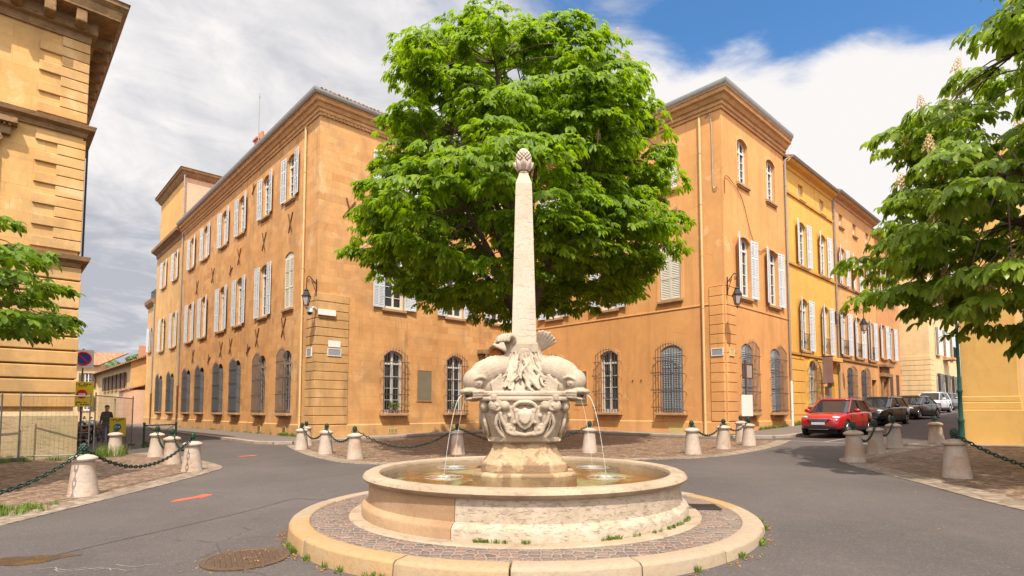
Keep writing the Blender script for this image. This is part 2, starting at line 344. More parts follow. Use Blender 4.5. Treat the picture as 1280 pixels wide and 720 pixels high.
# ---------------------------------------------------------------- mesh builder
class MB:
    def __init__(s, mat=None):
        s.V = []; s.F = []; s.I = []; s.U = []; s.M = mat or Matrix.Identity(4); s.mi = 0
    def add(s, vs, fs):
        o = len(s.V)
        for v in vs:
            v = Vector(v); s.U.append((v.x+v.y, v.z)); s.V.append(s.M @ v)
        for f in fs:
            s.F.append(tuple(i+o for i in f)); s.I.append(s.mi)
    def box(s, x0, x1, y0, y1, z0, z1):
        s.add([(x0, y0, z0), (x1, y0, z0), (x1, y1, z0), (x0, y1, z0), (x0, y0, z1), (x1, y0, z1), (x1, y1, z1), (x0, y1, z1)],
              [(0, 3, 2, 1), (4, 5, 6, 7), (0, 1, 5, 4), (1, 2, 6, 5), (2, 3, 7, 6), (3, 0, 4, 7)])
    def bar(s, a, b, w, h, up=(0, 0, 1)):
        a = Vector(a); b = Vector(b); d = (b-a).normalized(); up = Vector(up)
        if abs(d.dot(up)) > .99: up = Vector((1, 0, 0))
        x = d.cross(up).normalized()*w/2; y = x.cross(d).normalized()*h/2
        s.add([a-x-y, a+x-y, a+x+y, a-x+y, b-x-y, b+x-y, b+x+y, b-x+y],
              [(0, 3, 2, 1), (4, 5, 6, 7), (0, 1, 5, 4), (1, 2, 6, 5), (2, 3, 7, 6), (3, 0, 4, 7)])
    def tube(s, path, r, n=8, cap=True, flat=1.):
        path = [Vector(p) for p in path]; k = len(path)
        rr = r if isinstance(r, (list, tuple)) else [r]*k
        prev = None; rings = []
        for i, p in enumerate(path):
            d = (path[min(i+1, k-1)]-path[max(i-1, 0)])
            if d.length < 1e-9: d = Vector((0, 0, 1))
            d.normalize()
            if prev is None:
                a = Vector((0, 0, 1)) if abs(d.z) < .9 else Vector((1, 0, 0))
                x = d.cross(a).normalized()
            else:
                x = prev-d*prev.dot(d)
                x = x.normalized() if x.length > 1e-6 else d.orthogonal().normalized()
            prev = x; y = d.cross(x)
            rings.append([p+x*math.cos(t)*rr[i]+y*math.sin(t)*rr[i]*flat for t in [2*math.pi*j/n for j in range(n)]])
        s.loft(rings, cap)
    def loft(s, rings, cap=True, close=True):
        n = len(rings[0]); vs = [v for r in rings for v in r]; fs = []
        for i in range(len(rings)-1):
            for j in range(n if close else n-1):
                a = i*n+j; b = i*n+(j+1) % n
                fs.append((a, b, b+n, a+n))
        if cap and close:
            fs.append(tuple(range(n-1, -1, -1))); fs.append(tuple((len(rings)-1)*n+j for j in range(n)))
        s.add(vs, fs)
    def lathe(s, prof, n=32, c=(0, 0, 0), cap=True, phase=0., a0=0., a1=2*math.pi):
        full = abs(a1-a0-2*math.pi) < 1e-6
        m = n if full else n+1
        rings = [[(c[0]+r*math.cos(a0+phase+(a1-a0)*j/n), c[1]+r*math.sin(a0+phase+(a1-a0)*j/n), c[2]+z) for j in range(m)] for r, z in prof]
        s.loft(rings, cap and full, full)
    def octo(s, prof, c=(0, 0), cut=.55):
        """loft of squares with cut corners; prof = (half width, z[, cut])"""
        rings = []
        for t in prof:
            a, z = t[0], t[1]; k = a*(t[2] if len(t) > 2 else cut)
            rings.append([(c[0]+x, c[1]+y, z) for x, y in [(a, -k), (a, k), (k, a), (-k, a), (-a, k), (-a, -k), (-k, -a), (k, -a)]])
        s.loft(rings)
    def ball(s, c, r, n=12, m=8, rot=None):
        r = r if isinstance(r, (tuple, list)) else (r, r, r); rings = []
        vs = [Vector((0, 0, -1))]
        for i in range(1, m):
            t = -math.pi/2+math.pi*i/m
            vs += [Vector((math.cos(t)*math.cos(2*math.pi*j/n), math.cos(t)*math.sin(2*math.pi*j/n), math.sin(t))) for j in range(n)]
        vs.append(Vector((0, 0, 1)))
        fs = [(0, 1+(j+1) % n, 1+j) for j in range(n)]
        for i in range(m-2):
            for j in range(n):
                a = 1+i*n+j; b = 1+i*n+(j+1) % n; fs.append((a, b, b+n, a+n))
        L = len(vs)-1; fs += [(L, 1+(m-2)*n+j, 1+(m-2)*n+(j+1) % n) for j in range(n)]
        out = []
        for v in vs:
            v = Vector((v.x*r[0], v.y*r[1], v.z*r[2]))
            if rot is not None: v = rot @ v
            out.append(v+Vector(c))
        s.add(out, fs)
    def torus(s, c, R_, r, axis='z', n=20, m=8, a0=0, a1=2*math.pi, sx=1., rot=None):
        full = abs(a1-a0-2*math.pi) < 1e-6; k = n if full else n+1
        rings = []
        for i in range(k):
            a = a0+(a1-a0)*i/n
            ring = []
            for j in range(m):
                b = 2*math.pi*j/m; rad = R_+r*math.cos(b)
                v = Vector((rad*math.cos(a)*sx, rad*math.sin(a), r*math.sin(b)))
                if axis == 'x': v = Vector((v.z, v.x, v.y))
                elif axis == 'y': v = Vector((v.x, v.z, v.y))
                if rot is not None: v = rot @ v
                ring.append(v+Vector(c))
            rings.append(ring)
        if full: rings.append(rings[0])
        s.loft(rings, cap=not full)
    def prism(s, poly, y0, y1):
        """poly in local (x,z), extruded from y0 to y1"""
        n = len(poly)
        s.add([(x, y0, z) for x, z in poly]+[(x, y1, z) for x, z in poly],
              [tuple(range(n)), tuple(range(2*n-1, n-1, -1))]+[(i, n+i, n+(i+1) % n, (i+1) % n) for i in range(n)])
    def sweep(s, path, prof):
        """path: 2D points walked left to right as seen from outside; prof: (outwards, z)"""
        P = [Vector(p) for p in path]; rings = []
        for i, p in enumerate(P):
            ns = []
            for a, b in ((i-1, i), (i, i+1)):
                if 0 <= a and b < len(P):
                    d = (P[b]-P[a]).normalized(); ns.append(Vector((d.y, -d.x)))
            nn = sum(ns, Vector((0, 0)))/len(ns); nn = nn/nn.dot(ns[0])
            rings.append([(p.x+nn.x*o, p.y+nn.y*o, z) for o, z in prof])
        s.loft(rings)
    def build(s, name, mats, parent=None, smooth=None, bevel=0., seg=2, loc=None, kind=None, recalc=True, dissolve=False):
        me = bpy.data.meshes.new(name)
        me.from_pydata([tuple(v) for v in s.V], [], s.F)
        mats = mats if isinstance(mats, (list, tuple)) else [mats]
        for m in mats: me.materials.append(M[m])
        if len(mats) > 1: me.polygons.foreach_set('material_index', s.I)
        uv = me.uv_layers.new(name='UVMap')
        li = np.zeros(len(me.loops), dtype=np.int32); me.loops.foreach_get('vertex_index', li)
        uv.data.foreach_set('uv', np.array(s.U, dtype=np.float32)[li].ravel())
        if recalc or bevel:
            bm = bmesh.new(); bm.from_mesh(me)
            if recalc: bmesh.ops.recalc_face_normals(bm, faces=bm.faces)
            if bevel:
                es = [e for e in bm.edges if len(e.link_faces) == 2 and e.calc_face_angle(0) > .5]
                bmesh.ops.bevel(bm, geom=es, offset=bevel, segments=seg, affect='EDGES', profile=.5, clamp_overlap=True)
            bm.to_mesh(me); bm.free()
        if smooth is not None:
            me.shade_smooth()
            if smooth < 180: me.set_sharp_from_angle(angle=R(smooth))
        return link(name, me, parent, loc, kind)

def link(name, me, parent=None, loc=None, kind=None, mw=None):
    o = bpy.data.objects.new(name, me); COL.objects.link(o)
    if parent is not None: o.parent = parent
    if mw is not None: o.matrix_local = mw
    if loc is not None: o.location = loc
    if kind: o['kind'] = kind
    return o
def empty(name, loc, rz=0.):
    o = bpy.data.objects.new(name, None); COL.objects.link(o)
    o.location = loc; o.rotation_euler = (0, 0, rz); o.empty_display_size = .3
    return o
def tag(o, label, cat, group=None):
    o['label'] = label; o['category'] = cat
    if group: o['group'] = group
    return o
def copy_tree(o, parent=None):
    c = o.copy(); COL.objects.link(c)
    if parent is not None: c.parent = parent
    for ch in [x for x in bpy.data.objects if x.parent == o]: copy_tree(ch, c)
    return c
def frame(o, ang):
    """wall frame: x to the viewer's right along the wall, y into the wall, z up"""
    return Matrix.Translation(Vector((o[0], o[1], o[2] if len(o) > 2 else 0)))@Matrix.Rotation(ang, 4, 'Z')
A_R = math.atan2(DR.y, DR.x)             # walls running along the right-hand street
A_L = math.atan2(-DL.y, -DL.x)           # walls running along the left-hand street

def cdt(outline, holes, extra=()):
    vs = []; es = []
    for lp in [outline]+list(holes):
        o = len(vs); vs += [Vector(p) for p in lp]; es += [(o+i, o+(i+1) % len(lp)) for i in range(len(lp))]
    vs += [Vector(p) for p in extra]
    r = geometry.delaunay_2d_cdt(vs, es, [], 0, 1e-5)
    def inside(p, lp):
        c = False; n = len(lp)
        for i in range(n):
            x0, y0 = lp[i-1]; x1, y1 = lp[i]
            if (y0 > p.y) != (y1 > p.y) and p.x < (x1-x0)*(p.y-y0)/(y1-y0)+x0: c = not c
        return c
    fs = []
    for f in r[2]:
        m = (r[0][f[0]]+r[0][f[1]]+r[0][f[2]])/3
        if inside(m, outline) and not any(inside(m, h) for h in holes): fs.append(f)
    return r[0], fs
def arch(xc, z0, w, h, rise, n=8):
    """opening outline: flat sill, segmental arch head (h = height at the crown)"""
    x0, x1 = xc-w/2, xc+w/2; zs = z0+h-rise
    if rise <= 0: return [(x0, z0), (x1, z0), (x1, z0+h), (x0, z0+h)]
    rad = (w*w/4+rise*rise)/(2*rise); cz = z0+h-rad; a = math.asin(min(1, w/2/rad))
    return [(x0, z0), (x1, z0)]+[(xc+rad*math.sin(a-2*a*i/n), cz+rad*math.cos(a-2*a*i/n)) for i in range(n+1)]
def wall(mb, outline, openings, depth=.32):
    holes = [arch(*o) for o in openings]
    v, f = cdt(outline, holes)
    mb.add([(p.x, 0, p.y) for p in v], [tuple(x) for x in f])
    for h in holes:
        n = len(h)
        mb.add([(x, 0, z) for x, z in h]+[(x, depth, z) for x, z in h], [(i, (i+1) % n, n+(i+1) % n, n+i) for i in range(n)])
# ---------------------------------------------------------------- setting: ground sheets
def sheet(name, pts, off, mat, thick=0., pq=False, step=2.0, kind='structure', holes=()):
    P2 = [(PQ(*p) if pq else Vector(p)) for p in pts]
    H2 = [[(PQ(*p) if pq else Vector(p)) for p in h] for h in holes]
    xs = [p.x for p in P2]; ys = [p.y for p in P2]; ex = []
    v, f = cdt(P2, H2)
    mb = MB(); mb.add([(p.x, p.y, gz(p.x, p.y)+off) for p in v], [tuple(x) for x in f])
    if thick:
        for lp in [P2]+H2:
            n = len(lp)
            mb.add([(p.x, p.y, gz(p.x, p.y)+off) for p in lp]+[(p.x, p.y, gz(p.x, p.y)+off-thick) for p in lp],
                   [(i, (i+1) % n, n+(i+1) % n, n+i) for i in range(n)])
    return mb.build(name, mat, kind=kind)
def curve_pts(pts, n=6):
    """smooth open polyline through pts"""
    P = [Vector(p) for p in pts]; out = []
    for i in range(len(P)-1):
        p0 = P[max(i-1, 0)]; p1 = P[i]; p2 = P[i+1]; p3 = P[min(i+2, len(P)-1)]
        for k in range(n):
            t = k/n
            out.append(.5*((2*p1)+(p2-p0)*t+(2*p0-5*p1+4*p2-p3)*t*t+(3*p1-p0-3*p2+p3)*t**3))
    out.append(P[-1]); return out
def offset_line(pts, d):
    P = [Vector(p) for p in pts]; out = []
    for i, p in enumerate(P):
        t = (P[min(i+1, len(P)-1)]-P[max(i-1, 0)]).normalized(); out.append(p+Vector((-t.y, t.x))*d)
    return out

def make_ground():
    mb = MB(); ps = [-160, -60, 0, 25, 60, 140, 300]; qs = [-160, -40, 0, 40, 120, 300]
    vs = []
    for p in ps:
        for q in qs:
            v = PQ(p, q); vs.append((v.x, v.y, gz(v.x, v.y)))
    n = len(qs)
    mb.add(vs, [(i*n+j, (i+1)*n+j, (i+1)*n+j+1, i*n+j+1) for i in range(len(ps)-1) for j in range(n-1)])
    mb.build('road', 'asphalt', kind='structure')
    # left cobbled corner, with a paler border row
    e = curve_pts([(-7.2, -3), (-7.08, 3.5), (-7.06, 7.83), (-7.22, 11.67), (-7.42, 13.9), (-7.75, 15.1), (-9.1, 16.7), (-11.4, 19.0), (-13.0, 20.4)], 5)
    inner = offset_line(e, .55)
    sheet('paving_border', list(e)+list(reversed(inner)), .012, 'cobble_border', .05)
    back = [(-14.6, 18.3), (-19.5, 13.4), (-27, 5.0), (-27, -3)]
    sheet('cobbled_corner', list(inner)+[Vector(b) for b in back], .010, 'cobble_square', .05)
    # cobbled square in the notch between the wings
    fr = curve_pts([PQ(*c) for c in [(8.9, 23.0), (7.9, 19.3), (7.35, 16.3), (7.35, 14.2), (8.7, 12.2), (11.0, 10.2), (13.4, 8.5), (15.0, 7.6), (17.0, 7.55), (20, 7.9), (22.6, 8.5)]], 5)
    inn = offset_line(fr, .5)
    sheet('paving_border', list(fr)+list(reversed(inn)), .012, 'cobble_border', .05)
    sheet('cobbled_square', list(inn)+[PQ(21.6, 9.6), PQ(21.3, 22.6), PQ(9.6, 23.1)], .010, 'cobble_square', .05)
    # right cobbled corner
    rr = curve_pts([(7.0, -3), (7.03, 4), (7.08, 7.79), (7.55, 10.5), (8.0, 13.2), (8.55, 14.75), (9.6, 15.6), (11.5, 17.2), (12.9, 18.35)], 5)
    inn = offset_line(rr, -.55)
    sheet('paving_border', list(rr)+list(reversed(inn)), .012, 'cobble_border', .05)
    sheet('cobbled_corner', list(inn)+[Vector(b) for b in [(14.6, 17.9), (17.5, 15.2), (24, 8), (24, -3)]], .010, 'cobble_square', .05)
    sheet('pavement', [(12.95, 18.45), (13.5, 19.2), (15.2, 19.6), (17.0, 17.7), (26, 7.6), (24.6, 7.0), (17.55, 15.3), (14.65, 18.0)], .02, 'pavement_concrete', .06)
    # raised pavements with kerb stones
    def pave(poly, kerb, name='pavement', mat='pavement_asphalt', h=.11):
        sheet(name, poly, h, mat, .3, pq=True)
        mb = MB(); a = 0
        for i in range(len(kerb)-1):
            p, q = Vector(kerb[i]), Vector(kerb[i+1]); L_ = (q-p).length; d = (q-p)/L_; m = max(1, int(L_/1.1))
            nn = Vector((-d.y, d.x))
            for k in range(m):
                u0 = p+d*(L_*k/m+.006); u1 = p+d*(L_*(k+1)/m-.006)
                w = [u0+nn*.005, u1+nn*.005, u1-nn*.19, u0-nn*.19]
                X = [PQ(*t) for t in w]
                hh = h+.008+random.uniform(-.004, .004)
                mb.add([(t.x, t.y, gz(t.x, t.y)-.2) for t in X]+[(t.x, t.y, gz(t.x, t.y)+hh) for t in X],
                       [(0, 3, 2, 1), (4, 5, 6, 7), (0, 1, 5, 4), (1, 2, 6, 5), (2, 3, 7, 6), (3, 0, 4, 7)])
        mb.build('kerb', 'kerb_stone', kind='structure', bevel=.012, seg=1)
    pave([(9.1, 64.2), (8.75, 40), (8.6, 25.2), (8.9, 24.2), (9.5, 23.75), (11.1, 24.1), (11.1, 64.2)][::-1], [(9.1, 64.2), (8.75, 40), (8.6, 25.2), (8.9, 24.2), (9.5, 23.75), (11.1, 24.1)])
    pave([(11.1, 24.1), (22.5, 24.1), (22.5, 25.3), (11.1, 25.3)], [(11.1, 24.1), (22.3, 24.1)], mat='pavement_concrete', h=.09)
    pave([(22.5, 11.2), (23.65, 11.2), (23.65, 25.3), (22.5, 25.3)], [(22.5, 24.1), (22.5, 11.2)], mat='pavement_concrete', h=.09)
    pave([(22.9, 10.6), (23.5, 9.6), (24.4, 9.35), (70, 9.75), (70, 11.6), (23.65, 11.6), (23.65, 11.2), (22.7, 11.2)], [(22.7, 11.2), (22.9, 10.6), (23.5, 9.6), (24.4, 9.35), (70, 9.75)])
    pave([(25.3, 1.2), (70, 1.2), (70, 2.4), (25.6, 2.3), (25.3, 2.1)], [(70, 2.4), (25.6, 2.3), (25.3, 2.1)], h=.1)
    # painted marks on the asphalt
    ar = [(-.40, -.05), (-.05, .07), (-.10, .15), (.36, .12), (.30, -.02), (.22, .03), (-.12, -.10), (-.30, -.13)]
    sheet('road_marking', [(-5.64+x*.5, 9.98+y*3.0) for x, y in ar], .004, 'mark_orange')
    sheet('road_marking', [(-8.58+x*.6, 18.3+y*2.0) for x, y in ar], .004, 'mark_orange')
    sheet('road_marking', [PQ(*t) for t in [(22.3, 7.35), (26.5, 7.2), (26.5, 7.08), (22.3, 7.2)]], .004, 'mark_white')
    sheet('road_marking', [PQ(*t) for t in [(22.3, 9.2), (22.5, 9.2), (22.5, 5.6), (22.3, 5.6)]], .004, 'mark_white')
    mb = MB()
    for k in range(5):
        x0 = -4.75+.19*k+random.uniform(-.05, .05); y0 = 5.72+random.uniform(-.08, .08)
        pts = [Vector((x0+.11*t+.03*math.sin(t*2+k), y0+.05*math.sin(t*1.7+k*2))) for t in range(5)]
        o = offset_line(pts, .012)
        lp = pts+list(reversed(o))
        mb.add([(p.x, p.y, gz(p.x, p.y)+.004) for p in lp], [(i, i+1, 8-i, 9-i) for i in range(4)])
    mb.build('road_marking', 'mark_white', kind='structure')
    # tar seam running to the puddle
    seam = curve_pts([(-5.0, 6.25), (-4.75, 6.9), (-4.3, 8.0), (-3.95, 9.0), (-3.75, 9.75), (-3.3, 9.6), (-2.9, 9.6)], 6)
    w = offset_line(seam, .014)
    sheet('road_seam', list(seam)+list(reversed(w)), .003, 'sign_black')
    pud = [(-5.2+.44*math.cos(a)*(1+.15*math.sin(3*a)+.06*math.sin(7*a)), 6.05+.22*math.sin(a)*(1+.3*math.cos(2*a+1)+.08*math.cos(9*a))+.5*.3*math.cos(a)) for a in [i*math.pi/20 for i in range(40)]]
    sheet('puddle', pud, .004, 'puddle_stain')
make_ground()

def place_flat(o, x, y, off=0.):
    o.location = (x, y, gz(x, y)+off)
    o.rotation_euler = (math.atan(.0118), -math.atan(.0145), 0)
def make_covers():
    # cast-iron manhole cover with a rim and raised studs
    root = empty('manhole_cover', (0, 0, 0)); tag(root, 'rusty round manhole cover in the asphalt at the left of the fountain island', 'manhole cover')
    mb = MB(); mb.lathe([(.0, .002), (.43, .002), (.43, .012), (.375, .014), (.37, .008), (0, .008)], 40); mb.build('rim', 'cast_iron', root, 40)
    mb = MB()
    for i in range(-6, 7):
        for j in range(-6, 7):
            x, y = i*.058+(j % 2)*.029, j*.052
            if x*x+y*y < .335**2: mb.lathe([(.02, .008), (.017, .018), (0, .019)], 6, (x, y, 0))
    mb.build('studs', 'cast_iron', root); place_flat(root, -2.79, 5.98, .002)
    root = empty('drain_grate', (0, 0, 0)); tag(root, 'rectangular iron drain grate set in the cobbles beside the basin', 'drain grate')
    mb = MB()
    for a, b in ((-.3, -.27), (.27, .3)): mb.box(a, b, -.22, .22, 0, .02)
    for a, b in ((-.22, -.19), (.19, .22)): mb.box(-.27, .27, a, b, 0, .02)
    mb.build('frame', 'grate_iron', root)
    mb = MB(); mb.box(-.27, .27, -.19, .19, 0, .003); mb.build('pit', 'sign_black', root)
    mb = MB()
    for i in range(14): x = -.255+i*.039; mb.box(x-.011, x+.011, -.19, .19, .004, .017)
    mb.build('bars', 'grate_iron', root)
    root.location = (2.64, 7.98, .126); root.rotation_euler = (0, 0, R(-4)); root.scale = (.85, .85, 1)
make_covers()

# ---------------------------------------------------------------- window kit (shared meshes)
CACHE = {}
def mesh_of(key, fn):
    if key not in CACHE:
        o = fn(); CACHE[key] = o.data; bpy.data.objects.remove(o)
    return CACHE[key]
def rnd2(*a): return tuple(round(x, 2) for x in a)
def me_frame(w, h, rise, rows=4, mat='window_paint'):
    def f():
        mb = MB(); y0, y1 = .14, .20
        o = arch(0, 0, w, h, rise); i = arch(0, .07, w-.14, h-.14, rise*.9)
        n = len(o); vs = [(x, y0, z) for x, z in o]+[(x, y0, z) for x, z in i]+[(x, y1, z) for x, z in i]
        mb.add(vs, [(a, (a+1) % n, n+(a+1) % n, n+a) for a in range(n)]+[(n+a, n+(a+1) % n, 2*n+(a+1) % n, 2*n+a) for a in range(n)])
        top = h-.05
        mb.box(-.05, .05, y0-.015, y1, .06, top)                       # meeting stiles
        for s in (-1, 1): mb.box(s*(w/2-.12)-.03, s*(w/2-.12)+.03, y0-.008, y1, .06, h-rise-.03)
        tz = h-rise-.42
        if h > 2: mb.box(-w/2+.05, w/2-.05, y0-.02, y1, tz, tz+.09)    # transom
        for k in range(1, rows):
            z = .07+(tz-.07)*k/rows; mb.box(-w/2+.09, w/2-.09, y0+.012, y1-.01, z-.016, z+.016)
        mb.box(-w/2+.05, w/2-.05, y0-.012, y1, .06, .17)
        return mb.build('window', mat, bevel=0)
    return mesh_of(('fr', rnd2(w, h, rise), rows, mat), f)
def me_pane(w, h, rise, mat='pane_glass'):
    def f():
        mb = MB(); o = arch(0, .01, w-.02, h-.02, rise); mb.add([(x, .185, z) for x, z in o], [tuple(range(len(o)))])
        return mb.build('pane', mat, recalc=False)
    return mesh_of(('pn', rnd2(w, h, rise), mat), f)
def me_shutter(w, h, side, mat, cols=2):
    """louvred leaf hinged at x=0, running to side*w; thickness behind y<0"""
    def f():
        mb = MB(); t = .04
        def bx(a, b, z0, z1, y0=-t, y1=0.):
            a, b = sorted((side*a, side*b)); mb.box(a, b, y0, y1, z0, z1)
        st = .06
        bx(0, st, 0, h); bx(w-st, w, 0, h)
        if cols == 2: bx(w/2-.03, w/2+.03, .08, h-.08)
        rails = [0, h*.36, h*.68, h-.09]
        for z in rails: bx(st, w-st, z, z+.085, -t+.004, -.004)
        xs = [(st, w/2-.03), (w/2+.03, w-st)] if cols == 2 else [(st, w-st)]
        n = int(h/.085)
        for x0, x1 in xs:
            for k in range(n):
                z = .09+(h-.2)*k/n
                a, b = sorted((side*x0, side*x1))
                mb.add([(a, -t+.006, z), (b, -t+.006, z), (b, -.008, z+.055), (a, -.008, z+.055), (a, -t+.006, z+.008), (b, -t+.006, z+.008), (b, -.008, z+.063), (a, -.008, z+.063)],
                       [(0, 3, 2, 1), (4, 5, 6, 7), (0, 1, 5, 4), (1, 2, 6, 5), (2, 3, 7, 6), (3, 0, 4, 7)])
        for z in (h*.2, h*.8): bx(-.03, .12, z-.015, z+.015, -t-.008, -t)   # strap hinges
        return mb.build('shutter', mat)
    return mesh_of(('sh', rnd2(w, h), side, mat, cols), f)
def me_sill(w, mat='sill_stone', out=.12):
    def f():
        mb = MB(); mb.box(-w/2-.12, w/2+.12, -out, .1, -.13, -.002); mb.box(-w/2-.06, w/2+.06, -out*.6, .05, -.2, -.13)
        return mb.build('sill', mat, bevel=.015)
    return mesh_of(('si', rnd2(w, out), mat), f)
def me_surround(w, h, rise, mat, wd=.14, out=.035):
    def f():
        mb = MB(); i = arch(0, 0, w, h, rise); o = arch(0, 0, w+2*wd, h+wd, rise); n = len(i); idx = [k for k in range(1, n)]+[0]
        ring = []
        for k in idx:
            (xi, zi), (xo, zo) = i[k], o[k]
            ring.append([(xi, .02, zi), (xi, -out, zi), (xo, -out, zo), (xo, .02, zo)])
        mb.loft(ring)
        return mb.build('surround', mat)
    return mesh_of(('su', rnd2(w, h, rise), mat, wd), f)
def me_grille(w, h, rise, mat='iron_grey', out=.27, below=.32, n=9):
    def f():
        mb = MB(); W = w+.26; r = .0155
        def head(x): return h+.05-rise*(2*x/W)**2*1.3
        for k in range(n):
            x = -W/2+W*k/(n-1); zt = head(x)
            mb.tube([(x, -out, -.06), (x, -out, zt), (x, -out, zt+.16)], [r, r, .003], 5)
            mb.tube([(x, -out, -.06), (x, -out+.04, -.16), (x+.02, -out*.4, -below)], [r, r, .004], 4)   # curled spikes under the sill
        for z in (.12, h*.30, h*.56, h*.82):
            mb.bar((-W/2-.12, -out-.012, z), (W/2+.12, -out-.012, z), .014, .03)
            for s in (-1, 1):
                mb.tube([(s*(W/2+.12), -out-.012, z), (s*(W/2+.13), -out*.5, z-.07), (s*(W/2+.05), 0, z-.16)], .011, 5)
        mb.tube([(-W/2+W*k/12, -out-.01, head(-W/2+W*k/12)) for k in range(13)], .013, 5)
        mb.bar((-W/2-.1, -out, -.05), (W/2+.1, -out, -.05), .03, .03)
        for s in (-1, 1): mb.bar((s*(W/2+.06), -out, -.05), (s*(W/2+.06), 0, -.05), .03, .03)
        return mb.build('grille', mat)
    return mesh_of(('gr', rnd2(w, h, rise, out), mat, n), f)
def me_screen(w, h, rise, out):
    def f():
        mb = MB(); W = w+.22; o = arch(0, -.04, W, h+.04, rise*1.2); mb.prism(o, -out+.02, -out+.026)
        for s in (-1, 1): mb.box(*sorted((s*W/2, s*(W/2-.006))), -out+.03, -.02, -.04, h-rise*1.3)
        return mb.build('screen', 'shutter_grey')
    return mesh_of(('scr', rnd2(w, h, rise, out)), f)
def me_shelf(w):
    def f():
        mb = MB(); mb.box(-w/2-.24, w/2+.24, -.3, .1, -.13, -.01); return mb.build('sill', 'sill_stone', bevel=.015)
    return mesh_of(('shf', rnd2(w)), f)
def me_closed(w, h, rise, mat):
    def f():
        mb = MB()
        for s in (-1, 1):
            o = [(x, z) for x, z in arch(0, .02, w-.04, h-.04, rise) if s*x >= -1e-6]
            if s > 0: o = [(.008, .02)]+[p for p in o if p[0] > .008]+[(.008, h-.02)]
            else: o = [(-.008, h-.02)]+[p for p in o if p[0] < -.008]+[(-.008, .02)]
            if s > 0: o = [o[0]]+sorted(o[1:-1], key=lambda p: (p[1]))+[o[-1]]
            else: o = [o[-1]]+sorted(o[1:-1], key=lambda p: p[1])+[o[0]]
            mb.prism(o, .05, .09)
            x0, x1 = sorted((s*.07, s*(w/2-.08))); nn = int((h-rise)/.09)
            for k in range(nn):
                z = .12+(h-rise-.2)*k/nn; mb.add([(x0, .03, z), (x1, .03, z), (x1, .052, z+.05), (x0, .052, z+.05), (x0, .05, z-.004), (x1, .05, z-.004)], [(0, 1, 2, 3), (0, 4, 5, 1)])
            for z in (.06, h*.36, h*.66): mb.box(*sorted((s*.03, s*(w/2-.05))), .022, .05, z, z+.07)
            for x in (.035, w/2-.06): mb.box(*sorted((s*(x-.03), s*(x+.03))), .022, .05, .05, h-rise-.02)
        return mb.build('shutter', mat)
    return mesh_of(('cl', rnd2(w, h, rise), mat), f)
def me_rail(w):
    def f():
        mb = MB()
        for z in (.08, .95): mb.bar((-w/2-.02, -.06, z), (w/2+.02, -.06, z), .02, .025)
        for k in range(int(w/.12)+1): x = -w/2+k*.12; mb.tube([(x, -.06, .08), (x, -.06, .95)], .007, 4)
        for k in range(3): mb.torus((-w/3+w/3*k, -.06, .5), .13, .008, 'y', 14, 4)
        return mb.build('guard_rail', 'iron_black')
    return mesh_of(('rl', rnd2(w)), f)

class House:
    def __init__(s, name, loc, label, cat='building', group=None):
        s.loc = Vector(loc); s.root = tag(empty(name, s.loc), label, cat, group); s.T = Matrix.Translation(-s.loc)
    def mb(s, fr=None): return MB(s.T@(fr if fr is not None else Matrix.Identity(4)))
    def part(s, name, mb, mats, **kw): return mb.build(name, mats, s.root, **kw)
    def window(s, fr, op, frame_mat='window_paint', pane='pane_glass', shutters=None, ang=(12, 12), closed=None, grille=False,
               sill='sill_stone', surround=None, rail=False, rows=4, sw=None, gn=9, gout=.27, below=.32, gm='iron_grey', screen=False):
        xc, z0, w, h, rise = op
        mw = s.T@fr@Matrix.Translation((xc, 0, z0))
        win = link('window', me_frame(w, h, rise, rows, frame_mat), s.root, mw=mw)
        link('pane', me_pane(w, h, rise, pane), win)
        if sill: link('sill', me_shelf(w) if grille else me_sill(w, sill), win)
        if surround: link('surround', me_surround(w, h, rise, surround), win)
        if closed: link('shutter', me_closed(w, h, rise, closed), win)
        if shutters:
            ws = sw or w/2+.03
            for sd, a in ((-1, ang[0]), (1, ang[1])):
                if a is None: continue
                me = me_shutter(ws, h-.04, sd, shutters)
                link('shutter', me, win, mw=Matrix.Translation((sd*w/2, -.045, .02))@Matrix.Rotation(R(-a*sd) if a < 90 else R(-a*sd), 4, 'Z'))
        if grille: link('grille', me_grille(w, h, rise, gm, out=gout, n=gn, below=below), win)
        if screen: link('screen', me_screen(w, h, rise, gout), win)
        if rail: link('guard_rail', me_rail(w), win)
        return win
def pipe(h, fr, x, z0, z1, mat, r=.055, y=-.09, extra=None, mat2=None, zs=2.2):
    mb = h.mb(fr); path = [(x, y, z0), (x, y, z1)]+(extra or [])
    mb.tube(path, r, 10)
    z = z0+1
    while z < z1: mb.torus((x, y, z), r+.006, .012, 'z', 10, 5); mb.box(x-.02, x+.02, y, 0, z-.012, z+.012); z += 2.4
    h.part('downpipe', mb, mat, smooth=50)
    if mat2:
        mb = h.mb(fr); mb.tube([(x, y, z0-.05), (x, y, z0+zs)], r+.012, 10); h.part('downpipe', mb, mat2, smooth=50)
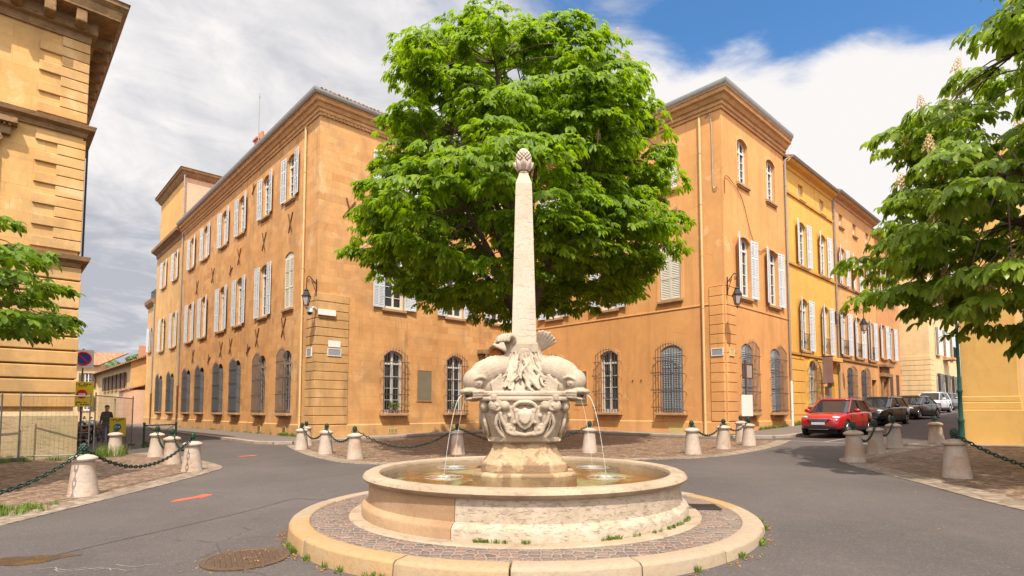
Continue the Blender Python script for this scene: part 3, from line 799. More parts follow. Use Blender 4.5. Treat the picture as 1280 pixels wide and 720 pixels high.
# ---------------------------------------------------------------- the two wings round the notch
L0 = (-9.17, 26.0); R0 = (9.41, 24.5)
FLF = frame(L0, A_L); FLC = frame(L0, A_R); FRC = frame(R0, A_L); FRF = frame(R0, A_R)
def wpt(fr, x, y=0.):
    v = fr@Vector((x, y, 0)); return (v.x, v.y)
CORN = [(-.1, 15.58), (.05, 15.58), (.06, 15.70), (.11, 15.74), (.12, 15.88), (.18, 15.92), (.25, 16.07), (.34, 16.14), (.36, 16.28), (.40, 16.32), (.40, 16.36), (-.1, 16.36)]
GUT = [(.28, 16.365), (.46, 16.365), (.54, 16.45), (.55, 16.6), (.51, 16.6), (.28, 16.53)]
def dz(prof, d, k=1.): return [(o*k, z+d) for o, z in prof]
def roof_of(h, path, z, out=.54, depth=6.5, slope=.34, mat='roof_tile', name='roof'):
    mb = h.mb(); mb.sweep(path, [(out, z), (-depth, z+slope*(depth+out)), (-depth, z+slope*(depth+out)-.15), (out-.15, z-.08)])
    return h.part(name, mb, mat)
def tiles_of(h, fr, x0, x1, z, out=.56):
    mb = h.mb(fr); n = int((x1-x0)/.21)
    for k in range(n):
        x = x0+(x1-x0)*(k+.5)/n
        pr = [(x+.085*math.cos(a), z+.075*math.sin(a)) for a in [math.pi*i/5 for i in range(6)]]
        mb.add([(a, -out+random.uniform(-.015, .015), b) for a, b in pr]+[(a, -out+.8, b+.27) for a, b in pr], [(i, i+1, 7+i, 6+i) for i in range(5)]+[tuple(range(6))])
    return h.part('tile_row', mb, 'roof_tile')
def courses(h, path, z0, z1, step, mat, out=.05, gap=.035, name='quoins'):
    mb = h.mb(); z = z0
    while z < z1-.05:
        zt = min(z+step, z1)
        mb.sweep(path, [(-.05, z+gap/2), (out, z+gap/2), (out, zt-gap/2), (-.05, zt-gap/2)]); z += step
    return h.part(name, mb, mat, bevel=.012, seg=1)
def plinth(h, path, z1, mat, out=.06):
    mb = h.mb(); mb.sweep(path, [(-.06, -1.2), (out, -1.2), (out, z1), (.0, z1+.05), (-.06, z1+.05)]); h.part('plinth', mb, mat)
def anchor(h, fr, x, z, s=.55, t=.0):
    mb = h.mb(fr@Matrix.Translation((x, -.035, z))@Matrix.Rotation(t, 4, 'Y'))
    mb.bar((-s*.5, 0, -s), (s*.5, 0, s), .06, .03, (0, 1, 0)); mb.bar((s*.5, -.03, -s), (-s*.5, -.03, s), .06, .03, (0, 1, 0))
    h.part('wall_anchor', mb, 'iron_rust')
def vent(h, fr, x, z, w=.5, hh=.28):
    mb = h.mb(fr); mb.box(x-w/2, x+w/2, -.072, -.03, z, z+hh); f = h.part('vent', mb, 'meter_box')
    mb = h.mb(fr)
    for k in range(6): xx = x-w/2+.05+k*(w-.1)/5; mb.box(xx-.014, xx+.014, -.080, -.073, z+.04, z+hh-.04)
    mb.build('slots', 'vent_dark', f)
def plaque(h, fr, x, z, w, hh, mat, out=.058, name='plaque', rim=None):
    mb = h.mb(fr); mb.box(x-w/2, x+w/2, -out-.018, -out, z-hh/2, z+hh/2); o = h.part(name, mb, mat, bevel=.004, seg=1)
    if rim:
        mb = h.mb(fr)
        for a, b, c, d in ((-w/2-.03, -w/2, -hh/2-.03, hh/2+.03), (w/2, w/2+.03, -hh/2-.03, hh/2+.03), (-w/2, w/2, hh/2, hh/2+.03), (-w/2, w/2, -hh/2-.03, -hh/2)):
            mb.box(x+a, x+b, -out-.03, -out+.03, z+c, z+d)
        mb.build('frame', rim, o)
    return o

def stone_wing():
    h = House('stone_building', (*L0, 0), 'long ochre stone building with white shutters and iron window grilles, left of the tree')
    rng = random.Random(3)
    LFX = [-3.4, -7.0, -11.2, -14.7, -19.1, -22.8]; ANX = [-28.0, -32.2]
    up = lambda x: (x, 12.4, 1.15, 2.4, .2); mid = lambda x: (x, 6.68, 1.2, 2.95, .2); lo = lambda x: (x, 1.32, 1.12, 3.2, .28)
    mb = h.mb(FLF); wall(mb, [(-25.6, -1.2), (0, -1.2), (0, 15.9), (-25.6, 15.9)], [f(x) for x in LFX for f in (up, mid, lo)]); h.part('stone_wall', mb, 'ashlar_ochre')
    mb = h.mb(FLF); wall(mb, [(-35.5, -1.2), (-25.6, -1.2), (-25.6, 16.1), (-35.5, 16.1)], [f(x) for x in ANX for f in (up, mid, lo)])
    mb.add([(-35.5, 0, 11), (-35.5, 9, 11), (-35.5, 9, 16.1), (-35.5, 0, 16.1)], [(0, 1, 2, 3)]); h.part('annex_wall', mb, 'ashlar_annex')
    lowop = (-37.2, 7.0, .9, 2.3, .1)
    mb = h.mb(FLF); wall(mb, [(-38.8, -1.2), (-35.5, -1.2), (-35.5, 11.6), (-38.8, 11.6)], [lowop])
    mb.add([(-38.8, 0, -1.2), (-38.8, 9, -1.2), (-38.8, 9, 11.6), (-38.8, 0, 11.6)], [(0, 1, 2, 3)]); h.part('annex_wall', mb, 'ashlar_annex')
    LCX = [4.15, 8.1]
    door = (11.1, .15, 1.5, 3.9, .45)
    ops = [f(x) for x in LCX for f in (up, mid, lo)]+[up(11.3), mid(11.4), door]
    mb = h.mb(FLC); wall(mb, [(0, -1.2), (12.58, -1.2), (12.58, 15.9), (0, 15.9)], ops); h.part('stone_wall', mb, 'ashlar_ochre')
    # windows, street side
    for i, x in enumerate(LFX):
        h.window(FLF, up(x), shutters='shutter_paint', ang=(rng.uniform(1, 6), rng.uniform(2, 12)), sw=.62)
        if i == 0: h.window(FLF, mid(x), closed='shutter_beige', shutters=None)
        else: h.window(FLF, mid(x), shutters='shutter_paint', ang=(rng.uniform(1, 6), rng.uniform(2, 12)), sw=.64)
        if i < 2: h.window(FLF, lo(x), frame_mat='pipe_grey', grille=True, gn=12)
        else: h.window(FLF, lo(x), grille=True, gn=8, frame_mat='pipe_grey', screen=True)
    for x in ANX:
        h.window(FLF, up(x), shutters='shutter_paint', ang=(rng.uniform(1, 6), rng.uniform(2, 12)), sw=.62)
        h.window(FLF, mid(x), shutters='shutter_paint', ang=(rng.uniform(1, 6), rng.uniform(2, 12)), sw=.64)
        h.window(FLF, lo(x), grille=True, gn=8, screen=True)
    h.window(FLF, lowop, shutters='shutter_paint', ang=(12, 18), sw=.48)
    # windows, square side
    for i, x in enumerate(LCX+[11.35]):
        h.window(FLC, up(x if i < 2 else 11.3), shutters='shutter_blue_white', ang=(4+3*i, 6), sw=.78)
        h.window(FLC, mid(x if i < 2 else 11.4), shutters='shutter_blue_white', ang=(5, 8), sw=.66)
        if i < 2: h.window(FLC, lo(x), grille=True, surround='cornice_stone')
    # door with an arched pediment in the inner corner
    mb = h.mb(FLC); o = arch(11.1, .1, 1.5, 3.9, .45); mb.add([(x, .25, z) for x, z in o], [tuple(range(len(o)))])
    d = h.part('door', mb, 'door_wood')
    mb = h.mb(FLC)
    for s in (-1, 1):
        for z0, z1 in ((.4, 1.2), (1.4, 2.7)): mb.box(11.1+s*.36-.22, 11.1+s*.36+.22, .215, .25, z0, z1)
    mb.build('panel', 'door_wood', d, bevel=.02)
    mb = h.mb(FLC)
    for s in (-1, 1):
        mb.box(11.1+s*1.0-.16, 11.1+s*1.0+.16, -.12, .0, .1, 4.2)
        mb.box(11.1+s*1.0-.2, 11.1+s*1.0+.2, -.2, .0, 4.2, 4.75)
        mb.box(11.1+s*1.02-.34, 11.1+s*1.02+.34, -.34, .0, 4.75, 5.0)
    ring = []
    for k in range(15):
        a = math.pi*k/14; x = 11.1-math.cos(a)*.78; z = 4.55+math.sin(a)*.62
        x2 = 11.1-math.cos(a)*.98; z2 = 4.55+math.sin(a)*.86
        ring.append([(x, .0, z), (x, -.3, z), (x2, -.36, z2), (x2, .0, z2)])
    mb.loft(ring); h.part('door_pediment', mb, 'cornice_dark', bevel=.01, seg=1)
    # notice board, vents, plinth, quoins
    plaque(h, FLC, 6.07, 2.78, .92, 1.62, 'slate_board', .012, 'notice_board', 'cornice_stone')
    for x in (4.15, 8.1): vent(h, FLC, x, .28)
    for x in (-3.4, -7.0): vent(h, FLF, x, .3, .42, .36)
    pth = [wpt(FLF, -38.8), wpt(FLF, 0), wpt(FLC, 9.8)]
    plinth(h, pth, .74, 'quoin_stone', .05)
    courses(h, [wpt(FLF, -1.05), wpt(FLF, 0), wpt(FLC, 1.62)], .80, 7.02, .415, 'quoin_stone', .055, .03)
    main = [wpt(FLF, -25.9), wpt(FLF, 0), wpt(FLC, 12.2)]
    mb = h.mb(); mb.sweep(main, CORN); h.part('cornice', mb, 'cornice_stone')
    mb = h.mb(FLC); n = 60
    for k in range(n): x = .12+k*.2; mb.box(x, x+.1, -.105, -.03, 15.59, 15.70)
    h.part('dentils', mb, 'cornice_stone')
    mb = h.mb(); mb.sweep(main, GUT); h.part('gutter', mb, 'zinc', smooth=40)
    roof_of(h, main, 16.56); tiles_of(h, FLC, -.3, 12.0, 16.56)
    anx = [wpt(FLF, -35.6), wpt(FLF, -25.95)]
    mb = h.mb(); mb.sweep(anx, [(-.1, 15.6), (.05, 15.6), (.1, 15.9), (.34, 16.05), (.5, 16.12), (.52, 16.35), (-.1, 16.4)]); h.part('cornice', mb, 'cornice_dark')
    low = [wpt(FLF, -38.9), wpt(FLF, -35.55)]
    mb = h.mb(); mb.sweep(low, [(-.1, 11.3), (.05, 11.3), (.3, 11.6), (.35, 11.9), (-.1, 11.95)]); h.part('cornice', mb, 'cornice_dark')
    mb = h.mb(FLF)
    for k in range(18): x = -38.8+k*.18; mb.tube([(x, .2, 11.9), (x, .2, 13.0)], .012, 4)
    mb.bar((-38.9, .2, 13.0), (-35.6, .2, 13.0), .04, .04); mb.bar((-38.9, .2, 12.05), (-35.6, .2, 12.05), .03, .03)
    mb.bar((-38.8, .2, 13.0), (-38.8, 8, 13.0), .04, .04)
    h.part('terrace_railing', mb, 'iron_black')
    # attic block over the annex
    mb = h.mb(FLF); z0, z1 = 16.2, 20.9
    mb.add([(-35.2, .1, z0), (-26.2, .1, z0), (-26.2, .1, z1), (-35.2, .1, z1)], [(0, 1, 2, 3)]); mb.mi = 0
    mb.add([(-35.2, .1, z0), (-35.2, 8, z0), (-35.2, 8, z1), (-35.2, .1, z1)], [(0, 1, 2, 3)])
    h.part('attic_wall', mb, 'plaster_attic')
    mb = h.mb(FLF); mb.add([(-26.2, .1, z0), (-26.2, 8, z0), (-26.2, 8, z1), (-26.2, .1, z1)], [(0, 1, 2, 3)]); h.part('attic_wall', mb, 'plaster_pink')
    mb = h.mb(FLF); mb.box(-26.19, -26.15, 4.2, 5.0, 18.6, 19.6); h.part('attic_window', mb, 'pane_glass')
    at = [wpt(FLF, -35.2, 8), wpt(FLF, -35.2, .1), wpt(FLF, -26.2, .1), wpt(FLF, -26.2, 8)]
    mb = h.mb(); mb.sweep(at, [(-.1, 20.7), (.05, 20.7), (.2, 20.9), (.3, 21.1), (.42, 21.15), (.45, 21.35), (-.1, 21.4)]); h.part('attic_cornice', mb, 'cornice_dark')
    mb = h.mb(FLF); c = (-30.7, 4.0, 23.0)
    e = [(-35.7, -.4, 21.35), (-25.7, -.4, 21.35), (-25.7, 8.5, 21.35), (-35.7, 8.5, 21.35)]
    mb.add(e+[c], [(0, 1, 4), (1, 2, 4), (2, 3, 4), (3, 0, 4)]); h.part('attic_roof', mb, 'roof_tile')
    pipe(h, FLF, -26.0, 16.4, 20.8, 'pipe_grey', y=-.02)
    # pipes, chimney, mast, iron anchors
    pipe(h, FLF, -1.45, .2, 15.5, 'pipe_cream'); pipe(h, FLF, -25.6, .2, 16.0, 'pipe_grey', mat2='iron_rust', zs=3.2); pipe(h, FLF, -35.6, .2, 11.4, 'pipe_grey', mat2='iron_rust', zs=2.8)
    mb = h.mb(FLF); mb.box(-15.6, -14.9, 2.0, 2.7, 17.0, 20.6); mb.box(-15.7, -14.8, 1.9, 2.8, 20.5, 20.65); ch = h.part('chimney', mb, 'chimney_brick', bevel=.02)
    mb = h.mb(FLF)
    for x in (-15.45, -15.05): mb.lathe([(.13, 20.65), (.11, 21.2), (.09, 21.2)], 12, (x, 2.35, 0))
    mb.build('chimney_pot', 'terracotta', ch, 40)
    mb = h.mb(FLF); mb.tube([(-13.2, 1.5, 17.3), (-13.2, 1.5, 22.9)], [.035, .02], 6); mb.bar((-13.35, 1.5, 22.6), (-13.05, 1.5, 22.6), .02, .02); h.part('mast', mb, 'pipe_grey')
    for x, z, t in ((-3.3, 11.15, 0), (-7.1, 11.0, .1), (-11.4, 11.0, .05), (-3.9, 5.75, .05), (-7.8, 5.6, 0), (-9.3, 5.0, .6), (-12.6, 5.5, .1), (-14.6, 5.45, .1), (-17.3, 4.95, .6), (-21.5, 5.5, .1), (-13.0, 10.4, .6), (-17.0, 10.8, .1), (-9.1, 14.6, .5), (-21.0, 10.6, .1)):
        anchor(h, FLF, x, z, .5 if t < .4 else .32, t)
    anchor(h, FLC, 1.55, 11.35, .5, .15)
    plaque(h, FLC, .9, 4.62, .62, .30, 'plaque_white', .06); plaque(h, FLC, .9, 4.22, .62, .30, 'plaque_grey', .06, rim='plaque_white'); plaque(h, FLF, -.55, 4.2, .5, .34, 'plaque_grey', .06, rim='plaque_white')
    return h
def plaster_wing():
    h = House('plaster_building', (*R0, 0), 'tall orange plastered corner building with rounded stone cornice, right of the tree')
    up = lambda x: (x, 12.1, 1.08, 2.2, .22); mid = lambda x: (x, 6.72, 1.15, 2.85, .22); lo = lambda x: (x, 1.36, 1.15, 3.2, .25)
    RCX = [-2.7, -6.35, -10.2]; RFX = [2.05, 5.25]
    mb = h.mb(FRC); wall(mb, [(-13.84, -1.2), (0, -1.2), (0, 15.6), (-13.84, 15.6)], [f(x) for x in RCX for f in (up, mid, lo)]); h.part('plaster_wall', mb, 'plaster_orange')
    mb = h.mb(FRF); wall(mb, [(0, -1.2), (7.0, -1.2), (7.0, 15.6), (0, 15.6)], [f(x) for x in RFX for f in (up, mid, lo)])
    mb.add([(7.0, 0, 10), (7.0, 10, 10), (7.0, 10, 16.0), (7.0, 0, 15.6)], [(0, 1, 2, 3)]); h.part('plaster_wall', mb, 'plaster_orange')
    for i, x in enumerate(RCX):
        if i == 0:
            h.window(FRC, up(x), closed='shutter_beige', surround='plaster_orange_trim'); h.window(FRC, mid(x), closed='shutter_beige', surround='plaster_orange_trim')
            h.window(FRC, lo(x), closed='shutter_dull', grille=True, gn=11)
        else:
            h.window(FRC, up(x), shutters='shutter_blue_white', ang=(6, 9), sw=.6); h.window(FRC, mid(x), shutters='shutter_blue_white', ang=(8, 6), sw=.62)
            h.window(FRC, lo(x), grille=True, surround='plaster_orange_trim')
    for i, x in enumerate(RFX):
        h.window(FRF, up(x), surround='plaster_orange_trim'); h.window(FRF, mid(x), shutters='shutter_paint', ang=(22, 6) if i == 0 else (16, 6), sw=.62, surround='plaster_orange_trim')
        h.window(FRF, lo(x), closed='shutter_dull', grille=True, gn=11)
    plinth(h, [wpt(FRC, -13.76), wpt(FRC, 0), wpt(FRF, 7.0)], .92, 'plaster_orange_trim', .04)
    courses(h, [wpt(FRC, -.72), wpt(FRC, -.12), wpt(FRF, .12), wpt(FRF, .95)], .98, 7.05, .43, 'plaster_orange', .05, .028)
    main = [wpt(FRC, -13.7), wpt(FRC, 0), wpt(FRF, 7.1)]
    mb = h.mb(); mb.sweep(main, dz(CORN, -.5, 1.2)); h.part('cornice', mb, 'cornice_stone')
    mb = h.mb(); mb.sweep(main, dz(GUT, -.5, 1.0)); h.part('gutter', mb, 'zinc', smooth=40)
    roof_of(h, main, 16.06)
    mb = h.mb(); mb.sweep([wpt(FRC, -13.5), wpt(FRC, -.75)], [(-.02, 6.22), (.03, 6.22), (.03, 6.27), (-.02, 6.29)]); mb.sweep([wpt(FRF, .98), wpt(FRF, 6.95)], [(-.02, 6.22), (.03, 6.22), (.03, 6.27), (-.02, 6.29)]); h.part('string_course', mb, 'plaster_orange_trim')
    pipe(h, FRC, -1.0, .3, 15.0, 'pipe_cream', .06); pipe(h, FRF, 7.0, .4, 14.6, 'pipe_grey', mat2='plaque_white', zs=2.6, extra=[(7.0, -.14, 14.85), (7.15, -.4, 15.0)])
    mb = h.mb(FRC); mb.box(-2.4-.5, -2.4+.35, -.062, -.03, .28, .86); h.part('meter_box', mb, 'meter_box', bevel=.005, seg=1)
    plaque(h, FRC, -8.25, 2.7, .8, 1.75, 'slate_board', .012, 'notice_board', 'plaster_orange_trim')
    plaque(h, FRC, -.38, 4.05, .5, .28, 'plaque_grey', .058, rim='plaque_white'); plaque(h, FRF, .42, 4.05, .4, .3, 'meter_box', .058, rim='plaster_cream')
    # loose cable sagging across the corner
    mb = h.mb(FRF); mb.tube(curve_pts([(.15, -.04, 11.2), (.2, -.05, 12.0), (.9, -.05, 11.9), (1.9, -.05, 11.3), (2.7, -.05, 9.9), (3.6, -.05, 9.2), (4.6, -.05, 9.55), (6.9, -.05, 9.3)], 4), .014, 5); h.part('cable', mb, 'iron_rust')
    mb = h.mb(FRC); mb.tube(curve_pts([(-.75, -.04, 14.9), (-.45, -.05, 14.8), (-.42, -.05, 12), (-.38, -.05, 11.5), (-.2, -.06, 11.5)], 4), .02, 5); h.part('cable', mb, 'pipe_grey')
    for x, z in ((-4.4, 2.95), (-4.9, 2.95)):
        mb = h.mb(FRC); mb.ball((x, -.02, z), .035); h.part('fixing', mb, 'iron_black')
    mb = h.mb(FRF); mb.tube([(5.6, -.05, .62), (5.6, -.16, .62)], .09, 10); h.part('spout', mb, 'vent_dark')
    return h
HS = stone_wing(); HP = plaster_wing()

# ---------------------------------------------------------------- houses along the right-hand street
def street_house(name, label, x0, x1, eave, mat, cols, floors, extra=None, cornice='cornice_stone', depth=9., out=0.):
    fr = FRF@Matrix.Translation((0, -out, 0)); base = gz(*wpt(fr, (x0+x1)/2))
    h = House(name, (*wpt(fr, x0), base-.1), label)
    ops = []; wins = []
    for x in cols:
        for (z0, w, hh, rise, kw) in floors:
            ops.append((x, z0, w, hh, rise)); wins.append(((x, z0, w, hh, rise), kw))
    exops = [e for e in (extra or {}).get('ops', [])]
    mb = h.mb(fr); wall(mb, [(x0, -1), (x1, -1), (x1, eave-.2), (x0, eave-.2)], ops+exops)
    for x in (x0, x1): mb.add([(x, 0, -1), (x, depth, -1), (x, depth, eave+.6), (x, 0, eave-.2)], [(0, 1, 2, 3)])
    h.part('house_wall', mb, mat)
    rng = random.Random(int(x0*10))
    for op, kw in wins:
        kw = dict(kw)
        if kw.get('shutters') and 'ang' not in kw: kw['ang'] = (rng.uniform(6, 24), rng.uniform(3, 10))
        h.window(fr, op, **kw)
    pth = [wpt(fr, x0+.02), wpt(fr, x1-.02)]
    mb = h.mb(); mb.sweep(pth, [(-.1, eave-.45), (.04, eave-.45), (.1, eave-.3), (.3, eave-.22), (.42, eave-.12), (-.1, eave-.1)]); h.part('cornice', mb, cornice)
    mb = h.mb(); mb.sweep(pth, [(.3, eave-.095), (.5, eave-.095), (.56, eave), (.3, eave+.03)]); h.part('gutter', mb, 'pipe_grey')
    roof_of(h, pth, eave+.03, .5, depth)
    return h, fr
def street():
    big = dict(shutters='shutter_paint', sw=.62, rail=True, sill='sill_stone'); sm = dict(shutters='shutter_paint', sw=.6)
    # yellow house
    h, fr = street_house('yellow_house', 'bright yellow street house with white shutters beside the orange corner building', 7.04, 14.55, 15.0, 'plaster_yellow', [9.4, 12.75],
        [(4.75, 1.15, 2.9, .22, big), (9.5, 1.15, 2.5, .2, sm), (13.35, .7, .8, 0, dict(sill='plaster_yellow', rows=2))], dict(ops=[(10.3, 1.75, 1.25, 2.5, .5), (13.3, .4, 1.3, 3.1, .6)]), 'plaster_yellow')
    h.window(fr, (10.3, 1.75, 1.25, 2.5, .5), grille=True, pane='curtain_pane', gn=8, gout=.2, surround='plaster_yellow')
    mb = h.mb(fr); o = arch(13.3, .4, 1.3, 3.1, .6); mb.add([(x, .2, z) for x, z in o], [tuple(range(len(o)))]); h.part('door', mb, 'door_dark')
    for z in (4.45, 9.3, 13.15):
        mb = h.mb(); mb.sweep([wpt(fr, 7.1), wpt(fr, 14.5)], [(-.02, z), (.08, z), (.1, z+.12), (-.02, z+.14)]); h.part('string_course', mb, 'plaster_yellow')
    courses(h, [wpt(fr, 7.25), wpt(fr, 9.1)], .6, 4.4, .6, 'plaster_yellow', .03, .04)
    courses(h, [wpt(fr, 11.2), wpt(fr, 12.3)], .6, 4.4, .6, 'plaster_yellow', .03, .04)
    mb = h.mb(fr); mb.box(12.1, 14.5, -.35, 0, 4.35, 4.6); h.part('door_hood', mb, 'plaster_yellow', bevel=.03)
    mb = h.mb(fr); mb.box(11.2, 11.9, 3, 3.6, 17.0, 18.6); mb.box(11.1, 12.0, 2.9, 3.7, 18.5, 18.65); h.part('chimney', mb, 'plaster_pale', bevel=.02)
    # apricot house
    h, fr = street_house('apricot_house', 'apricot street house with three columns of white shutters beyond the yellow house', 14.6, 23.4, 15.2, 'plaster_apricot', [16.2, 19.0, 21.9],
        [(4.95, 1.1, 2.75, .1, big), (9.5, 1.1, 2.4, .1, sm), (13.3, .75, .8, 0, dict(sill='sill_stone', rows=2))], dict(ops=[(17.0, 1.5, 1.15, 2.7, .2), (19.9, 1.5, 1.15, 2.7, .2), (22.3, .5, 1.2, 3.1, 0)]))
    for x in (17.0, 19.9): h.window(fr, (x, 1.5, 1.15, 2.7, .2), closed='shutter_grey', grille=True, gn=8, gout=.2)
    mb = h.mb(fr); mb.box(21.7, 22.9, .2, .25, .5, 3.6); h.part('door', mb, 'door_wood')
    for z in (4.6, 9.3): mb = h.mb(); mb.sweep([wpt(fr, 14.7), wpt(fr, 23.3)], [(-.02, z), (.07, z), (.09, z+.12), (-.02, z+.14)]); h.part('string_course', mb, 'sill_stone')
    pipe(h, fr, 14.65, .6, 14.6, 'pipe_grey', extra=[(14.65, -.25, 14.9), (14.5, -.45, 15.05)])
    mb = h.mb(fr); mb.box(20.3, 21.2, 3, 3.7, 17.4, 19.2); h.part('chimney', mb, 'chimney_brick', bevel=.02)
    # rust house with the stone doorway
    h, fr = street_house('rust_house', 'rust coloured street house with dark stone doorway and brown shutters', 23.45, 29.8, 14.6, 'plaster_rust', [25.0, 27.4],
        [(5.3, 1.1, 2.5, 0, dict(shutters='shutter_paint', sw=.58)), (9.6, 1.05, 2.2, 0, sm)], dict(ops=[(24.8, .55, 1.2, 3.0, 0), (26.9, 1.5, 1.0, 2.7, 0), (28.7, 1.5, 1.0, 2.7, 0)]), 'cornice_dark')
    for x in (26.9, 28.7): h.window(fr, (x, 1.5, 1.0, 2.7, 0), closed='shutter_brown')
    mb = h.mb(fr); mb.box(24.2, 25.4, .2, .25, .55, 3.55); h.part('door', mb, 'door_wood')
    mb = h.mb(fr)
    for x in (23.95, 25.4): mb.box(x, x+.3, -.12, 0, .5, 3.9)
    mb.box(23.7, 25.95, -.3, 0, 3.9, 4.15); mb.box(23.85, 25.8, -.15, 0, 4.15, 4.6); mb.box(23.6, 26.05, -.42, 0, 4.6, 4.8); h.part('door_pediment', mb, 'cornice_dark', bevel=.015)
    # cream corner house across the side lane, set slightly forward
    fr = FRF@Matrix.Translation((33.0, -1.35, 0)); h = House('cream_house', (*wpt(fr, 0), 1), 'cream stone corner house with grooved courses at the far end of the street')
    mb = h.mb(fr); ops = [(3+3.0*k, z, 1.0, hh, 0) for k in range(4) for z, hh in ((2.0, 2.6), (6.2, 2.4), (10, 2.1))]
    wall(mb, [(0, -1), (13, -1), (13, 13.5), (0, 13.5)], ops); mb.add([(0, 0, -1), (0, 12, -1), (0, 12, 13.5), (0, 0, 13.5)], [(0, 1, 2, 3)]); h.part('house_wall', mb, 'plaster_cream')
    for k, op in enumerate(ops): h.window(fr, op, shutters='shutter_grey' if op[1] < 4 else 'shutter_paint', ang=(30, 20), sw=.5, grille=False)
    courses(h, [wpt(fr, 0, 7), wpt(fr, 0), wpt(fr, 1.4)], 1.4, 6.0, .42, 'plaster_cream', .05, .04)
    mb = h.mb(); mb.sweep([wpt(fr, 0, 8), wpt(fr, 0), wpt(fr, 13)], dz([(-.1, 13.1), (.1, 13.1), (.4, 13.5), (.45, 13.7), (-.1, 13.8)], 0)); h.part('cornice', mb, 'cornice_stone')
    roof_of(h, [wpt(fr, 0, 8), wpt(fr, 0), wpt(fr, 13)], 13.75, .4, 5)
    frs = frame(wpt(fr, 0, 3.0), A_R-math.pi/2)
    mb = h.mb(fr); mb.box(-.075, -.055, 2.0, 2.9, 4.55, 4.95); h.part('street_plaque', mb, 'sign_blue')
    mb = h.mb(fr); mb.box(5.2, 7.4, -.8, 0, 5.9, 6.1); b = h.part('balcony', mb, 'cornice_stone')
    mb = h.mb(fr)
    for k in range(16): mb.tube([(5.25+k*.14, -.77, 6.1), (5.25+k*.14, -.77, 7.0)], .012, 4)
    mb.bar((5.2, -.77, 7.0), (7.4, -.77, 7.0), .04, .04); mb.build('guard_rail', 'iron_black', b)
    for k, (nm, lb, x0, mat, hh) in enumerate((('white_house', 'narrow white house past the cream corner house', 13.05, 'plaster_pale', 12.6), ('brown_house', 'brown rendered house closing the end of the street', 21.0, 'plaster_rust', 13.6), ('ochre_house', 'pale ochre house farthest along the street', 31.0, 'plaster_ochre', 12.8))):
        f2 = fr@Matrix.Translation((x0, .25*k-.1, 0))@Matrix.Rotation(R(5*k), 4, 'Z'); g = House(nm, (*wpt(f2, 0), 1.5), lb); ln = (7.9, 9.9, 16)[k]
        ops = [(1.5+2.6*j, z, 1.0, q, 0) for j in range(int((ln-1)/2.6)) for z, q in ((2.4, 2.4), (6.4, 2.2), (10., 1.6))]
        mb = g.mb(f2); wall(mb, [(0, -1), (ln, -1), (ln, hh), (0, hh)], ops); g.part('house_wall', mb, mat)
        for op in ops: g.window(f2, op, shutters=('shutter_grey', 'shutter_brown', 'shutter_grey')[k], ang=(25, 20), sw=.5)
        roof_of(g, [wpt(f2, 0), wpt(f2, ln)], hh, .4, 6)
    # sunny yellow building at the right of the square
    o = Vector((15.06, 18.5)); o = Vector((15.55, 19.15)); f3 = frame(o, A_L); g = House('sunlit_yellow_building', (o.x, o.y, gz(*o)), 'sunlit yellow plastered building with corner pilaster and stepped base at the right')
    f3r = f3@Matrix.Rotation(R(-90+180), 4, 'Z')
    mb = g.mb(f3); mb.add([(0, 0, -1), (14, 0, -1), (14, 0, 9.6), (0, 0, 9.6)], [(0, 1, 2, 3)]); mb.add([(0, 0, -1), (0, 26, -1), (0, 26, 9.6), (0, 0, 9.6)], [(0, 1, 2, 3)]); g.part('house_wall', mb, 'plaster_sun_panel')
    mb = g.mb(f3); mb.box(-.1, 1.35, -.2, 1.2, 1.95, 9.5); mb.box(5.5, 6.9, -.12, .1, 1.95, 9.5); g.part('pilaster', mb, 'plaster_sun', bevel=.015)
    mb = g.mb(f3); mb.box(-.22, 1.5, -.34, 1.4, -.5, 1.5); mb.box(-.16, 1.42, -.27, 1.3, 1.5, 1.75); mb.box(-.13, 1.39, -.235, 1.25, 1.75, 1.95); mb.box(1.5, 5.4, -.1, .1, -.5, 1.3); mb.box(5.4, 7.0, -.24, .1, -.5, 1.55); mb.box(7.0, 14, -.1, .1, -.5, 1.3); g.part('plinth', mb, 'plaster_sun', bevel=.03)
    mb = g.mb(); mb.sweep([wpt(f3, 0, 26), wpt(f3, 0), wpt(f3, 14)], [(-.1, 9.3), (.1, 9.3), (.4, 9.7), (.6, 9.8), (.6, 10.05), (-.1, 10.1)]); g.part('cornice', mb, 'plaster_sun')
    roof_of(g, [wpt(f3, 0, 26), wpt(f3, 0), wpt(f3, 14)], 10.05, .6, 6)
street()

